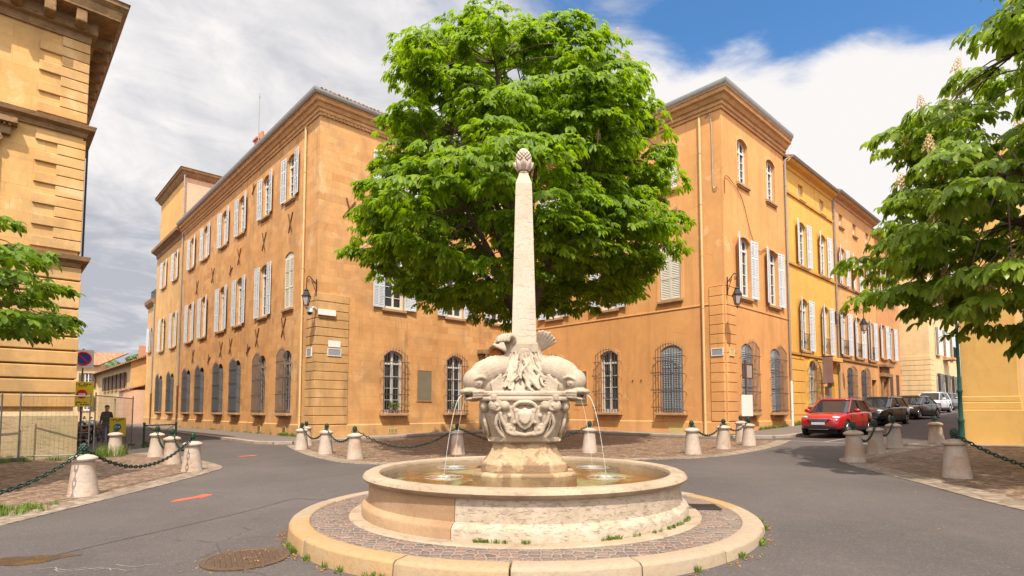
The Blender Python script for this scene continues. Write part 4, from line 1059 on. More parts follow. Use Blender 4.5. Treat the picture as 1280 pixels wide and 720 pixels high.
# ---------------------------------------------------------------- left of the left-hand street
def left_mansion():
    o = Vector((-14.8, 18.8)); fr = frame(o, A_R); g = House('stone_mansion', (o.x, o.y, 0), 'golden stone mansion with rusticated corner and heavy cornice at the left edge')
    frs = frame(o, A_R+math.pi/2)
    W = 9.0
    mb = g.mb(fr); win = (-3.55, 7.6, 1.6, 3.3, 0); lowin = (-3.55, 1.2, 1.6, 3.6, .3)
    wall(mb, [(-W, -1), (0, -1), (0, 14.6), (-W, 14.6)], [win, lowin], .4); g.part('stone_wall', mb, 'ashlar_gold')
    mb = g.mb(fr); mb.add([(0, 0, -1), (0, 30, -1), (0, 30, 14.6), (0, 0, 14.6)], [(0, 1, 2, 3)]); g.part('stone_wall', mb, 'ashlar_gold')
    pth = [wpt(fr, -W), wpt(fr, 0), wpt(fr, 0, 30)]
    # rusticated ground floor
    mb = g.mb(); z = 1.55; k = 0; rg = random.Random(5)
    while z < 6.2:
        d = .10+rg.uniform(-.02, .025); mb.sweep([wpt(fr, -1.95), wpt(fr, 0), wpt(fr, 0, 2)], [(-.05, z+.03), (d-.02, z+.03), (d, z+.05), (d, z+.435), (d-.02, z+.455), (-.05, z+.455)]); z += .475
    g.part('quoins', mb, 'quoin_gold', bevel=.02)
    mb = g.mb(); mb.sweep([wpt(fr, -2.3), wpt(fr, 0), wpt(fr, 0, 30)], [(-.05, -1), (.2, -1), (.2, 1.3), (.14, 1.42), (-.05, 1.45)]); g.part('plinth', mb, 'mossy_stone')
    mb = g.mb(); mb.sweep([wpt(fr, -W), wpt(fr, -2.6)], [(-.05, -1), (.1, -1), (.1, .8), (-.05, .85)]); g.part('plinth', mb, 'mossy_stone')
    mb = g.mb(fr); mb.box(-2.75, -2.35, -.12, 0, .8, 6.2); g.part('pilaster', mb, 'quoin_stone', bevel=.02)
    # alternating quoins above
    for z0, z1 in ((6.85, 10.75), (11.35, 14.2)):
        mb = g.mb(); z = z0; k = 0
        while z < z1-.2:
            w = 1.25 if k % 2 == 0 else .68
            mb.sweep([wpt(fr, -w), wpt(fr, 0), wpt(fr, 0, 1.9-w)], [(-.05, z+.01), (.075, z+.01), (.075, z+.34), (-.05, z+.34)]); z += .355; k += 1
        g.part('quoins', mb, 'quoin_gold', bevel=.015, seg=1)
    for z, nm in ((6.3, 'string_course'), (10.85, 'string_course')):
        mb = g.mb(); mb.sweep(pth, [(-.05, z), (.08, z), (.12, z+.15), (.3, z+.22), (.34, z+.36), (-.05, z+.42)]); g.part(nm, mb, 'cornice_dark')
    mb = g.mb(); mb.sweep(pth, [(-.05, 14.2), (.08, 14.2), (.1, 14.45), (.25, 14.5), (.25, 14.9), (.8, 15.0), (.85, 15.3), (1.0, 15.45), (1.0, 15.6), (-.05, 15.65)]); g.part('cornice', mb, 'cornice_dark')
    mb = g.mb(fr)
    for k in range(11): x = -W+.4+k*.82; mb.box(x, x+.3, -.76, -.22, 14.55, 14.98)
    for k in range(34): y = .6+k*.85; mb.box(.22, .76, y, y+.3, 14.55, 14.98)
    g.part('modillions', mb, 'cornice_dark', bevel=.04)
    roof_of(g, pth, 15.6, 1.05, 6)
    # upper window with entablature and scroll capitals, tall panel above
    g.window(fr, win, closed='shutter_grey', sill=None); g.window(fr, lowin, grille=True)
    mb = g.mb(fr)
    for s in (-1, 1):
        x = -3.55+s*1.2; mb.box(x-.22, x+.22, -.14, 0, 6.75, 10.0)
        for e in (-1, 1): mb.torus((x+e*.2, -.2, 10.1), .09, .04, 'y', 14, 6); mb.ball((x+e*.2, -.2, 10.1), .05)
        mb.box(x-.28, x+.28, -.2, 0, 10.18, 10.28)
    mb.box(-5.25, -1.85, -.2, 0, 10.28, 10.62); mb.box(-5.4, -1.7, -.38, 0, 10.62, 10.8)
    for k in range(28): x = -5.3+k*.125; mb.box(x, x+.07, -.3, -.2, 10.54, 10.62)
    g.part('window_surround', mb, 'cornice_dark', bevel=.012, seg=1)
    mb = g.mb(fr)
    for x0, x1, z0, z1 in ((-2.55, -2.43, 11.3, 14.15), (-4.9, -4.78, 11.3, 14.15), (-4.9, -2.43, 13.95, 14.1)): mb.box(x0, x1, -.06, 0, z0, z1)
    g.part('wall_panel', mb, 'quoin_gold')
    mb = g.mb(fr); mb.box(.12, .18, .25, .3, 6.8, 10.7); g.part('cable', mb, 'iron_black')
left_mansion()
def low_house():
    c = Vector((-38.2, 56.0)); fr = frame(c, A_L); h = House('low_tiled_house', (c.x, c.y, .2), 'low beige house with tiled roof and brown shutters at the end of the left street')
    mb = h.mb(fr); ops = [(-3-2.7*k, 3.7, 1.0, 1.7, 0) for k in range(6)]+[(-4.2, .3, 1.6, 2.6, 0), (-9, .3, 1.4, 2.4, 0)]
    wall(mb, [(-22, -1), (0, -1), (0, 6.3), (-22, 6.3)], ops); h.part('house_wall', mb, 'plaster_ochre')
    for k, op in enumerate(ops):
        if k < 6: h.window(fr, op, shutters='shutter_brown', sw=.5, ang=(15, 20))
        else:
            mb = h.mb(fr); mb.box(op[0]-op[2]/2, op[0]+op[2]/2, .15, .2, op[1], op[1]+op[3]); h.part('door', mb, 'shutter_grey')
    mb = h.mb(fr); mb.add([(0, 0, -1), (0, 9, -1), (0, 9, 6.3), (0, 4.5, 8.3), (0, 0, 6.3)], [(0, 1, 2, 3, 4)]); h.part('gable_wall', mb, 'ashlar_annex')
    mb = h.mb(fr)
    for a, b in (((-.7, 6.15), (4.5, 8.5)), ((9.7, 6.15), (4.5, 8.5))):
        mb.add([(-22.3, a[0], a[1]), (.3, a[0], a[1]), (.3, b[0], b[1]), (-22.3, b[0], b[1]), (-22.3, a[0], a[1]-.15), (.3, a[0], a[1]-.15), (.3, b[0], b[1]-.15), (-22.3, b[0], b[1]-.15)], [(0, 1, 2, 3), (4, 5, 6, 7), (0, 1, 5, 4), (1, 2, 6, 5)])
    h.part('roof', mb, 'roof_tile')
    mb = h.mb(fr); mb.box(-9, -8.1, 3, 3.8, 7.6, 9.6); mb.box(-15, -14.2, 3, 3.8, 7.6, 9.4); h.part('chimney', mb, 'chimney_brick', bevel=.03)
    mb = h.mb(fr); mb.box(0, 2.6, -.9, 1.2, -1, 3.4); h.part('lean_to', mb, 'plaster_pink', bevel=.01)
    mb = h.mb(fr); mb.add([(-.1, -1.1, 3.35), (2.7, -1.1, 3.35), (2.7, 1.3, 4.1), (-.1, 1.3, 4.1), (-.1, -1.1, 3.25), (2.7, -1.1, 3.25), (2.7, 1.3, 4.0), (-.1, 1.3, 4.0)], [(0, 1, 2, 3), (4, 5, 6, 7), (0, 1, 5, 4), (1, 2, 6, 5), (2, 3, 7, 6), (3, 0, 4, 7)]); h.part('lean_to_roof', mb, 'roof_tile')
low_house()
def end_house():
    c = Vector((-53.0, 72.0)); fr = frame(c, R(6)); h = House('beige_house', (c.x, c.y, .3), 'narrow beige house front seen past the mansion corner at the end of the left street')
    ops = [(-1.5-2.6*k, z, 1.0, 1.9, 0) for k in range(4) for z in (1.4, 4.3)]
    mb = h.mb(fr); wall(mb, [(-14, -1), (0, -1), (0, 7.2), (-14, 7.2)], ops); mb.add([(0, 0, -1), (0, 8, -1), (0, 8, 7.2), (0, 0, 7.2)], [(0, 1, 2, 3)]); h.part('house_wall', mb, 'plaster_ochre')
    for op in ops: h.window(fr, op, shutters='shutter_brown', sw=.5, ang=(10, 14))
    roof_of(h, [wpt(fr, -14), wpt(fr, 0)], 7.2, .5, 6)
end_house()
# ---------------------------------------------------------------- the fountain
FC = Vector((.17, 8.0, 0.))
def remeshed(mb, name, mat, voxel=.014, smooth_it=2):
    """fuse overlapping pieces into one carved surface"""
    o = mb.build(name+'_src', mat)
    m = o.modifiers.new('r', 'REMESH'); m.mode = 'VOXEL'; m.voxel_size = voxel
    s = o.modifiers.new('s', 'SMOOTH'); s.iterations = smooth_it; s.factor = .5
    bpy.context.view_layer.update()
    ev = o.evaluated_get(bpy.context.evaluated_depsgraph_get())
    me = bpy.data.meshes.new_from_object(ev); me.name = name
    me.materials.clear(); me.materials.append(M[mat]); me.shade_smooth()
    old = o.data; bpy.data.objects.remove(o); bpy.data.meshes.remove(old)
    return me
def make_fountain():
    # island: cobbles inside a ring of kerb blocks
    ring = [(FC.x+2.86*math.cos(a), FC.y+2.86*math.sin(a)) for a in [i*math.pi/40 for i in range(80)]]
    mb = MB(); mb.lathe([(0, .122), (2.2, .126), (2.84, .115), (2.84, -.1)], 80, FC); mb.build('island_paving', 'cobble_island', kind='structure', smooth=30)
    rg = random.Random(11); a = 0; n = 13; cuts = []; kb = {'kerb_golden': MB(), 'kerb_pale': MB()}
    while a < 2*math.pi-.2:
        cuts.append(a); a += rg.uniform(.34, .50)
    for i, a0 in enumerate(cuts):
        a1 = (cuts[i+1] if i+1 < len(cuts) else 2*math.pi)-.006; dz_ = rg.uniform(-.005, .005); dr = rg.uniform(-.012, .012); k = 9
        prof = [(2.84, -.15), (2.84, .122+dz_), (2.86, .135+dz_), (3.045+dr, .13+dz_), (3.085+dr, .105+dz_), (3.105+dr, -.15)]
        rings = [[(FC.x+r*math.cos(t), FC.y+r*math.sin(t), z) for r, z in prof] for t in [a0+.0+(a1-a0)*j/k for j in range(k+1)]]
        am = math.degrees((a0+a1)/2) % 360
        kb['kerb_golden' if 186 < am < 272 or 0 < am < 14 else 'kerb_pale'].loft(rings, True)
    for nm in kb: kb[nm].build('island_kerb', nm, kind='structure', bevel=.008, seg=1, smooth=35)
    mb = MB(); mb.lathe([(2.1, .1), (2.1, .145), (2.36, .140), (2.38, .12), (2.38, .05)], 72, FC); mb.build('island_step', 'basin_lip', kind='structure', smooth=40)

    root = tag(empty('fountain', FC), 'pale stone fountain with round basin, four carved dolphins and a tall obelisk', 'fountain')
    def part(name, mb, mat, **k): return mb.build(name, mat, root, **k)
    # basin wall: one warm smooth stretch, the rest pitted
    prof = [(2.08, .08), (2.215, .08), (2.22, .245), (2.205, .275), (2.165, .30), (2.135, .315), (2.125, .56), (2.06, .57)]
    front = -math.pi/2
    for nm, mat, a0, a1 in (('basin_wall', 'basin_warm', front-math.radians(118), front-math.radians(21.5)), ('basin_wall', 'basin_pitted', front-math.radians(21.3), front+math.radians(68)),
                        ('basin_wall', 'basin_pitted', front+math.radians(68.2), front+math.radians(150)), ('basin_wall', 'basin_warm', front+math.radians(150.2), front+math.radians(241.8))):
        mb = MB(); k = 40
        rings = [[(r*math.cos(t), r*math.sin(t), z) for r, z in prof] for t in [a0+(a1-a0)*j/k for j in range(k+1)]]
        mb.loft(rings, True, True); part(nm, mb, mat, smooth=32)
    lip = [(1.98, .30), (1.98, .635), (2.0, .668), (2.05, .682), (2.14, .678), (2.19, .655), (2.21, .62), (2.19, .585), (2.15, .565), (2.05, .56)]
    mb = MB(); mb.lathe(lip, 96, cap=False); part('basin_lip', mb, 'basin_lip', smooth=40)
    mb = MB(); mb.lathe([(0, .40), (1.55, .40), (1.99, .46)], 48, cap=False); part('basin_floor', mb, 'basin_floor', smooth=60)
    mb = MB(); mb.lathe([(0, .622), (1.99, .622)], 64, cap=False); w = part('water', mb, 'water', smooth=180)
    # little crowns of splash where the jets land
    # pedestal and vase
    mb = MB(); mb.octo([(.70, .2), (.70, .64), (.68, .665)], cut=.62); part('base_slab', mb, 'pedestal_stone', bevel=.02)
    mb = MB(); mb.octo([(.585, .66), (.585, .77), (.52, .84), (.465, .93), (.435, 1.02), (.43, 1.09)], cut=.62); part('pedestal', mb, 'pedestal_stone', bevel=.012)
    mb = MB()
    mb.octo([(.46, 1.055), (.475, 1.07), (.475, 1.125), (.45, 1.14), (.47, 1.2), (.51, 1.3), (.545, 1.4), (.56, 1.5), (.55, 1.58), (.57, 1.61)], cut=.66)
    part('vase', mb, 'fountain_stone', bevel=.014)
    mb = MB(); mb.octo([(.585, 1.61), (.60, 1.63), (.60, 1.66), (.585, 1.675), (.60, 1.69), (.60, 1.735), (.56, 1.75)], cut=.80); part('vase_rim', mb, 'fountain_stone', bevel=.012)
    # carved shields and ribbons on the faces, scrolls on the corners
    for k in range(4):
        rot = Matrix.Rotation(k*math.pi/2, 4, 'Z')
        mb = MB(rot)
        sh = [(0, 1.23), (.07, 1.27), (.125, 1.35), (.14, 1.46), (.11, 1.52), (.05, 1.50), (0, 1.53), (-.05, 1.50), (-.11, 1.52), (-.14, 1.46), (-.125, 1.35), (-.07, 1.27)]
        def lay(poly, y0, y1, s0, s1):
            cz = 1.4
            mb.loft([[(x*s0, y0, cz+(z-cz)*s0) for x, z in poly], [(x*s1, y1, cz+(z-cz)*s1) for x, z in poly]])
        lay(sh, -.47, -.60, 1.12, .98); lay(sh, -.56, -.635, .8, .55)
        for e in (-1, 1):
            mb.tube(curve_pts3([(0, -.60, 1.60), (e*.07, -.60, 1.595), (e*.135, -.59, 1.555), (e*.15, -.58, 1.50), (e*.115, -.585, 1.475), (e*.10, -.59, 1.505)]), [.03]*6+[.028]*6+[.024]*20, 8)
            mb.torus((e*.19, -.54, 1.25), .052, .026, 'y', 18, 8); mb.ball((e*.19, -.55, 1.25), .032)
            mb.tube(curve_pts3([(e*.02, -.52, 1.19), (e*.12, -.54, 1.17), (e*.22, -.55, 1.2), (e*.25, -.55, 1.27), (e*.30, -.56, 1.36), (e*.33, -.57, 1.47)]), [.03, .035, .03]+[.028]*100, 7)
            mb.ball((e*.2, -.575, 1.42), (.035, .03, .035)); mb.ball((e*.06, -.57, 1.58), (.09, .035, .03))
            for j in range(4): mb.ball((e*(.03+.035*j), -.60+.01*j, 1.33+.03*((j*7) % 3)), .028)
        mb.add([(-.25, -.44, 1.14), (.25, -.44, 1.14), (.30, -.50, 1.52), (-.30, -.50, 1.52), (-.25, -.495, 1.14), (.25, -.495, 1.14), (.30, -.555, 1.52), (-.30, -.555, 1.52)], [(0, 3, 2, 1), (4, 5, 6, 7), (0, 1, 5, 4), (1, 2, 6, 5), (2, 3, 7, 6), (3, 0, 4, 7)])
        mb.tube([(-.12, -.53, 1.185), (0, -.545, 1.165), (.12, -.53, 1.185)], .032, 8)
        me = remeshed(mb, 'shield', 'fountain_stone', .011, 2); link('shield', me, root)
        mb = MB(rot); mb.add([(-.33, -.49, 1.07), (.33, -.49, 1.07), (.27, -.525, 1.15), (-.25, -.525, 1.16), (-.33, -.40, 1.07), (.33, -.40, 1.07), (.27, -.42, 1.15), (-.25, -.42, 1.16)],
                            [(0, 1, 2, 3), (4, 7, 6, 5), (0, 4, 5, 1), (3, 2, 6, 7), (0, 3, 7, 4), (1, 5, 6, 2)]); part('ribbon', mb, 'fountain_stone', bevel=.01)
        mb = MB(rot)                                           # scrolls at both ends of the face, S-mouldings below
        for e in (-1, 1):
            mb = MB(rot); sp = []
            for j in range(30):
                t = j/29*4.2*math.pi; r = .082*(1-j/36)
                sp.append((e*(.375+r*math.cos(t)), -.575-.012*j/30, 1.555+r*math.sin(t)))
            mb.tube(sp, [.027*(1-j/60) for j in range(30)], 8); mb.ball((e*.375, -.56, 1.555), (.085, .035, .085)); mb.ball((e*.375, -.595, 1.555), .025)
            mb.tube(curve_pts3([(e*.33, -.55, 1.49), (e*.37, -.545, 1.40), (e*.385, -.53, 1.30), (e*.34, -.50, 1.20), (e*.27, -.485, 1.13)]), .026, 8)
            mb.tube(curve_pts3([(e*.30, -.565, 1.47), (e*.325, -.555, 1.38), (e*.33, -.54, 1.30), (e*.29, -.51, 1.21), (e*.22, -.49, 1.14)]), .014, 7)
            link('volute', remeshed(mb, 'volute', 'fountain_stone', .0095, 1), root)
        mb = MB(Matrix.Rotation(k*math.pi/2+math.pi/4, 4, 'Z'))  # fluted corner bracket under each dolphin
        for yy, xx, rr in ((-.20, .58, .075), (-.09, .665, .085), (.09, .665, .085), (.20, .58, .075)): mb.ball((xx, yy, 1.55), (rr, rr, rr*1.05), 14, 10)
        mb.box(.45, .74, -.16, .16, 1.62, 1.70)
        for q in range(7):
            yy = -.27+.09*q; c = 1-(yy/.5)**2*.55
            mb.tube(curve_pts3([(.59*c, yy*1.02, 1.54), (.60*c, yy*1.0, 1.42), (.575*c, yy*.96, 1.30), (.53*c, yy*.9, 1.19), (.495*c, yy*.85, 1.10)]), .047, 8)
        link('corner_bracket', remeshed(mb, 'corner_bracket', 'fountain_stone', .012, 2), root)
    # dolphins: beaked heads over the rim, bodies rising to tails against the obelisk foot
    Z = 1.74
    def dolphin_mesh(curl):
        mb = MB()
        path = curve_pts3([(.225, 0, Z+.70), (.205, 0, Z+.60), (.215, 0, Z+.48), (.285, 0, Z+.38), (.40, 0, Z+.325), (.53, 0, Z+.295), (.66, 0, Z+.235), (.77, 0, Z+.14)], 6)
        m = len(path); kr = [.06, .078, .10, .132, .165, .188, .188, .15]; rr = []
        for i in range(m):
            t = i/(m-1)*(len(kr)-1); j = min(int(t), len(kr)-2); rr.append(kr[j]+(kr[j+1]-kr[j])*(t-j))
        mb.tube(path, rr, 22)
        mb.ball((.72, 0, Z+.205), (.15, .165, .165), 22, 16); mb.ball((.815, 0, Z+.15), (.135, .15, .155), 22, 16)     # skull and heavy brow
        mb.ball((.58, 0, Z+.09), (.17, .165, .15), 18, 12); mb.ball((.47, 0, Z+.16), (.15, .15, .15), 18, 12)      # throat and breast
        for j in range(6): mb.torus((.69+.026*j, 0, Z+.20-.016*j), .150-.012*j, .015, 'x', 26, 6, rot=Matrix.Rotation(R(18), 3, 'Y'))
        mb.ball((.86, 0, Z+.008), (.12, .135, .055), 22, 8, Matrix.Rotation(R(4), 3, 'Y')); mb.ball((.78, 0, Z+.0), (.13, .155, .06), 20, 8)     # upper lip
        mb.ball((.845, 0, Z-.088), (.10, .115, .030), 20, 8, Matrix.Rotation(R(10), 3, 'Y')); mb.ball((.73, 0, Z-.06), (.13, .14, .05), 18, 8)   # lower jaw
        mb.ball((.965, 0, Z+.0), (.032, .10, .036), 14, 8)
        for e in (-1, 1):
            for q in range(3): mb.tube(curve_pts3([(.66, e*(.158-.01*q), Z-.02-.03*q), (.76, e*(.168-.01*q), Z-.005-.035*q), (.88, e*(.135-.01*q), Z-.012-.036*q)]), .018, 6)   # fleshy lip folds
            mb.torus((.80, e*.140, Z+.115), .038, .016, 'y', 18, 6, rot=Matrix.Rotation(R(e*-20), 3, 'Z')); mb.ball((.802, e*.147, Z+.115), .028)
            mb.tube(curve_pts3([(.71, e*.160, Z+.17), (.785, e*.168, Z+.195), (.86, e*.125, Z+.155)]), .024, 6)
            mb.torus((.93, e*.05, Z+.026), .020, .011, 'z', 10, 5)
            for q in range(8):                                # shell-like pectoral fin folded back over the reeds
                f = q/7; A = Vector((.61+.02*f, e*.168, Z-.0+.10*f)); B = Vector((.50+.03*f, e*(.225-.015*f), Z-.02+.22*f)); C_ = Vector((.385+.085*f, e*(.245-.055*f), Z-.035+.275*f))
                mb.tube(curve_pts3([A, B, C_]), [.022]*3+[.020]*3+[.017, .014, .010], 7)
        for q in range(9):                                    # crest along the back
            i = int(m*.38+q*m*.058); p = path[min(i, m-1)]; r_ = rr[min(i, m-1)]
            mb.ball((p.x-.01, 0, p.z+r_+.004), (.040, .015, .024), 8, 6, Matrix.Rotation(R(20), 3, 'Y'))
        if curl:                                              # tail rolled over outwards
            for q in range(7):
                y = (q-3)*.042; k = 1-.05*abs(q-3)
                mb.tube(curve_pts3([(.22, y*.5, Z+.66), (.235, y*.9, Z+.745), (.30, y*1.15, Z+.795*1.0-.004*abs(q-3)), (.375*k+.02, y*1.25, Z+.765), (.395*k+.02, y*1.2, Z+.70)]), [.04, .04, .04, .04]+[.036]*8+[.03]*5, 8)
        else:                                                 # tail spread as an upright ribbed fan
            u = Vector((.66, -.10, .74)).normalized(); w = Vector((.55, .55, -.45)).normalized()
            for q in range(7):
                a = R((q-3)*9); d = u*math.cos(a)+w*math.sin(a); b = Vector((.215, 0, Z+.58)); l = .335-.008*abs(q-3)+.010*(q % 2)
                mb.tube([b, b+d*l*.5, b+d*l*.85, b+d*l], [.036, .027, .026, .019], 8)
        return remeshed(mb, 'dolphin', 'dolphin_stone', .0092, 2)
    dm = [dolphin_mesh(True), dolphin_mesh(False)]
    yaws = [180+31, -31, 31, 180-31]
    for y, i in zip(yaws, (0, 1, 0, 1)): link('dolphin', dm[i], root, mw=Matrix.Rotation(R(y), 4, 'Z'))
    # carved reeds heaped up between the dolphins
    mb = MB(); rg = random.Random(4); mb.lathe([(.54, Z-.03), (.50, Z+.03), (.36, Z+.2), (.25, Z+.40), (.21, Z+.62)], 18)
    for q in range(170):
        a = rg.uniform(0, 2*math.pi); h0 = rg.uniform(-.02, .06) if q % 3 else rg.uniform(.08, .3); h1 = rg.uniform(.34, .60); tw = rg.uniform(-.45, .45); pts = []
        for j in range(7):
            t = j/6; z = h0+(max(h1, h0+.15)-h0)*t; rad = .235+.34*max(0, 1-z/.58)**1.25+.022*math.sin(t*4+q)+(.03 if q % 4 == 0 else .0)
            aa = a+tw*(t-.5)+.09*math.sin(t*6+q*1.7); pts.append((rad*math.cos(aa), rad*math.sin(aa), Z+z))
        mb.tube(pts, [.016, .024, .026, .024, .020, .014, .006], 7)
    link('carved_reeds', remeshed(mb, 'carved_reeds', 'fountain_stone', .0085, 1), root)
    # obelisk, neck and cone
    mb = MB(); mb.octo([(.20, 2.30), (.20, 2.42), (.19, 2.46)], cut=.97); part('obelisk_foot', mb, 'fountain_stone', bevel=.008)
    mb = MB(); mb.octo([(.174, 2.45), (.116, 4.76), (.07, 4.90), (.065, 4.93)], cut=.985); part('obelisk', mb, 'obelisk_stone', bevel=.004, seg=1)
    mb = MB(); mb.lathe([(.06, 4.92), (.075, 4.945), (.06, 4.965), (.055, 4.98), (.09, 5.03), (.105, 5.08), (.095, 5.12), (.10, 5.15), (.10, 5.2), (.085, 5.26), (.05, 5.305), (0, 5.32)], 20)
    for k in range(8):
        a = k*math.pi/4; mb.tube([(.06*math.cos(a), .06*math.sin(a), 4.99), (.11*math.cos(a), .11*math.sin(a), 5.05), (.128*math.cos(a), .128*math.sin(a), 5.10), (.148*math.cos(a), .148*math.sin(a), 5.095)], [.03, .034, .028, .012], 7)
    for i in range(7):
        for k in range(12):
            a = (k+.5*(i % 2))*math.pi/6; z = 5.13+i*.026; r = [.101, .101, .099, .094, .084, .068, .045][i]
            mb.ball((r*math.cos(a), r*math.sin(a), z), (.022, .022, .018), 6, 5)
    part('stone_cone', mb, 'obelisk_stone', smooth=40)
    # water jets arching from the four mouths
    for y in yaws:
        mb = MB(Matrix.Rotation(R(y), 4, 'Z')); pts = []
        for j in range(15):
            t = j/14*.461; pts.append((.975+.56*t, .0, Z-.05-4.9*t*t))
        mb.tube(pts, [(.0048+.0006*(j % 3)-.0002*j) for j in range(15)], 7); o = part('water_jet', mb, 'jet_water', smooth=180)
        e = pts[-1]; mb = MB(Matrix.Rotation(R(y), 4, 'Z'))
        for k in range(9):
            a = k*.7; mb.tube([(e[0]+.02*math.cos(a), .02*math.sin(a), .622), (e[0]+.05*math.cos(a), .05*math.sin(a), .628+.007*(k % 3)), (e[0]+.075*math.cos(a), .075*math.sin(a), .628)], [.004, .0035, .0015], 5)
        [mb.torus((e[0], 0, .6215), rr_, .0028, 'z', 28, 5) for rr_ in (.09, .16, .25)]; part('splash', mb, 'jet_water', smooth=180)
def curve_pts3(pts, n=4):
    return curve_pts(pts, n)
make_fountain()

# ---------------------------------------------------------------- bollards and chains
def bollard_proto():
    root = empty('bollard', (0, 0, 0))
    mb = MB(); rings = []
    for r, z in [(.245, -.12), (.245, .0), (.24, .02), (.20, .35), (.172, .62), (.172, .635), (.215, .65), (.225, .68), (.215, .705), (.15, .74), (.06, .765), (0, .768)]:
        rings.append((r, z))
    mb.lathe(rings, 26); mb.build('post', 'bollard_stone', root, smooth=38)
    mb = MB(); mb.lathe([(.05, .755), (.055, .78), (.03, .795), (.03, .815), (.052, .835), (.06, .875), (.055, .92), (.04, .955), (.018, .975), (0, .98)], 16)
    for k in range(6):
        for i in range(4):
            a = (k+.5*(i % 2))*math.pi/3; r = [.054, .058, .052, .042][i]; mb.ball((r*math.cos(a), r*math.sin(a), .85+.03*i), (.02, .02, .018), 6, 5)
    f = mb.build('finial', 'bronze_green', root, smooth=40)
    mb = MB(); mb.torus((0, 0, .80), .05, .012, 'z', 14, 6)
    for e in (-1, 1): mb.torus((e*.075, 0, .80), .028, .008, 'y', 12, 5)
    mb.build('ring', 'bronze_green', f, smooth=60)
    return root
BP = bollard_proto(); BPOS = {}
def bollards():
    data = [  # key, x, y, label
        ('a', -7.90, 10.43, 'nearest stone bollard at the left, chained, beside the grass patch'),
        ('z', -7.9, 6.3, 'chained stone bollard at the far left edge of the cobbled corner'),
        ('b', -8.05, 14.2, 'stone bollard at the road tip of the left cobbled corner, first of three'),
        ('c', -9.69, 16.09, 'middle bollard of the three in a row before the dark green barrier'),
        ('d', -11.7, 18.53, 'stone bollard directly in front of the dark green barrier'),
        ('e', -13.54, 19.23, 'stone bollard without chain in front of the wire fence and yellow board'),
        ('f', -7.72, 20.67, 'leftmost front stone bollard of the square before the ochre stone corner'),
        ('g', -8.29, 22.71, 'stone bollard half hidden behind another at the ochre stone corner'),
        ('h', -6.17, 18.65, 'chained stone bollard in front of the grooved ochre stone corner'),
        ('i', -4.65, 16.71, 'stone bollard with a long chain towards the fountain, left part of the square'),
        ('j', -1.72, 17.8, 'stone bollard just left of the fountain pedestal with chains on both sides'),
        ('k', 2.43, 17.69, 'stone bollard just right of the fountain pedestal'),
        ('l', 5.39, 16.8, 'stone bollard nearest the basin in the chained group before the orange corner'),
        ('m', 6.91, 18.42, 'middle stone bollard of the chained group before the orange corner'),
        ('n', 8.22, 19.55, 'end stone bollard of the chained group, in front of the brown sign post'),
        ('o', 8.75, 21.45, 'stone bollard partly hidden behind the end one at the orange corner'),
        ('p', 8.73, 11.08, 'large stone bollard with rust streaks at the right, chained towards the frame edge'),
        ('y', 8.9, 6.4, 'chained stone bollard at the far right edge of the cobbled corner'),
        ('q', 8.57, 14.09, 'plain stone bollard at the road tip of the right cobbled corner'),
        ('r', 10.35, 16.0, 'stone bollard with chains on both sides in front of the black car'),
        ('s', 12.09, 17.81, 'stone bollard at the end of the short chain beside the black car'),
        ('t', 14.15, 18.76, 'unchained stone bollard standing alone left of the green lamp post')]
    for k, (key, x, y, lb) in enumerate(data):
        o = BP if k == 0 else copy_tree(BP)
        o.location = (x, y, gz(x, y)+.012); o.rotation_euler = (R(random.uniform(-1.5, 1.5)), R(random.uniform(-1.5, 1.5)), random.uniform(0, 6)); o.scale = (1, 1, random.uniform(.97, 1.03))
        tag(o, lb, 'bollard', 'stone bollards round the square'); BPOS[key] = Vector((x, y, gz(x, y)+.012+.80))
    # chains
    lb = {'az': 'heavy iron chain running left from the nearest left bollard', 'ab': 'iron chain from the nearest left bollard to the road tip bollard', 'bc': 'short iron chain between the two road side bollards at the left',
          'cd': 'iron chain hanging before the dark green barrier', 'fh': 'iron chain at the leftmost front bollards by the ochre corner', 'hi': 'iron chain between the second and third bollards by the ochre corner',
          'ij': 'long sagging chain left of the fountain', 'jk': 'long chain passing behind the fountain pedestal', 'lm': 'iron chain on the left span before the orange corner', 'mn': 'iron chain on the right span before the orange corner',
          'py': 'heavy iron chain running right from the large right bollard', 'qr': 'short iron chain between the right bollards below the red car', 'rs': 'short iron chain to the bollard below the black car'}
    for k, l in lb.items():
        a, b = BPOS[k[0]], BPOS[k[1]]; d = (b-a); hd = Vector((d.x, d.y, 0)).normalized(); a = a+hd*.08; b = b-hd*.08
        L_ = (b-a).length; sag = .09*L_+.14 if L_ > 3.2 else .13*L_+.05
        if k in ('az', 'py'): sag = .50
        if k in ('ij', 'jk'): sag = .52
        n = max(8, int((L_+sag*sag*2.6/L_)/.085)); near = a.y < 13
        mb = MB(a_shift(a))
        pts = [a+(b-a)*(i/n)-Vector((0, 0, 4*sag*(i/n)*(1-i/n))) for i in range(n+1)]
        for i in range(n):
            p = (pts[i]+pts[i+1])/2; t = (pts[i+1]-pts[i]).normalized()
            q = t.to_track_quat('X', 'Z').to_matrix().to_4x4()
            if i % 2: q = q@Matrix.Rotation(math.pi/2, 4, 'X')
            rot = q.to_3x3(); mm, nn = (12, 6) if near else (8, 4)
            mb.torus(p, .030, .0115, 'z', mm, nn, sx=1.75, rot=rot)
        mb2 = mb.build('chain', 'chain_green', smooth=60, loc=a); tag(mb2, l, 'chain', 'iron chains between the bollards')
def a_shift(a): return Matrix.Translation(-a)
bollards()

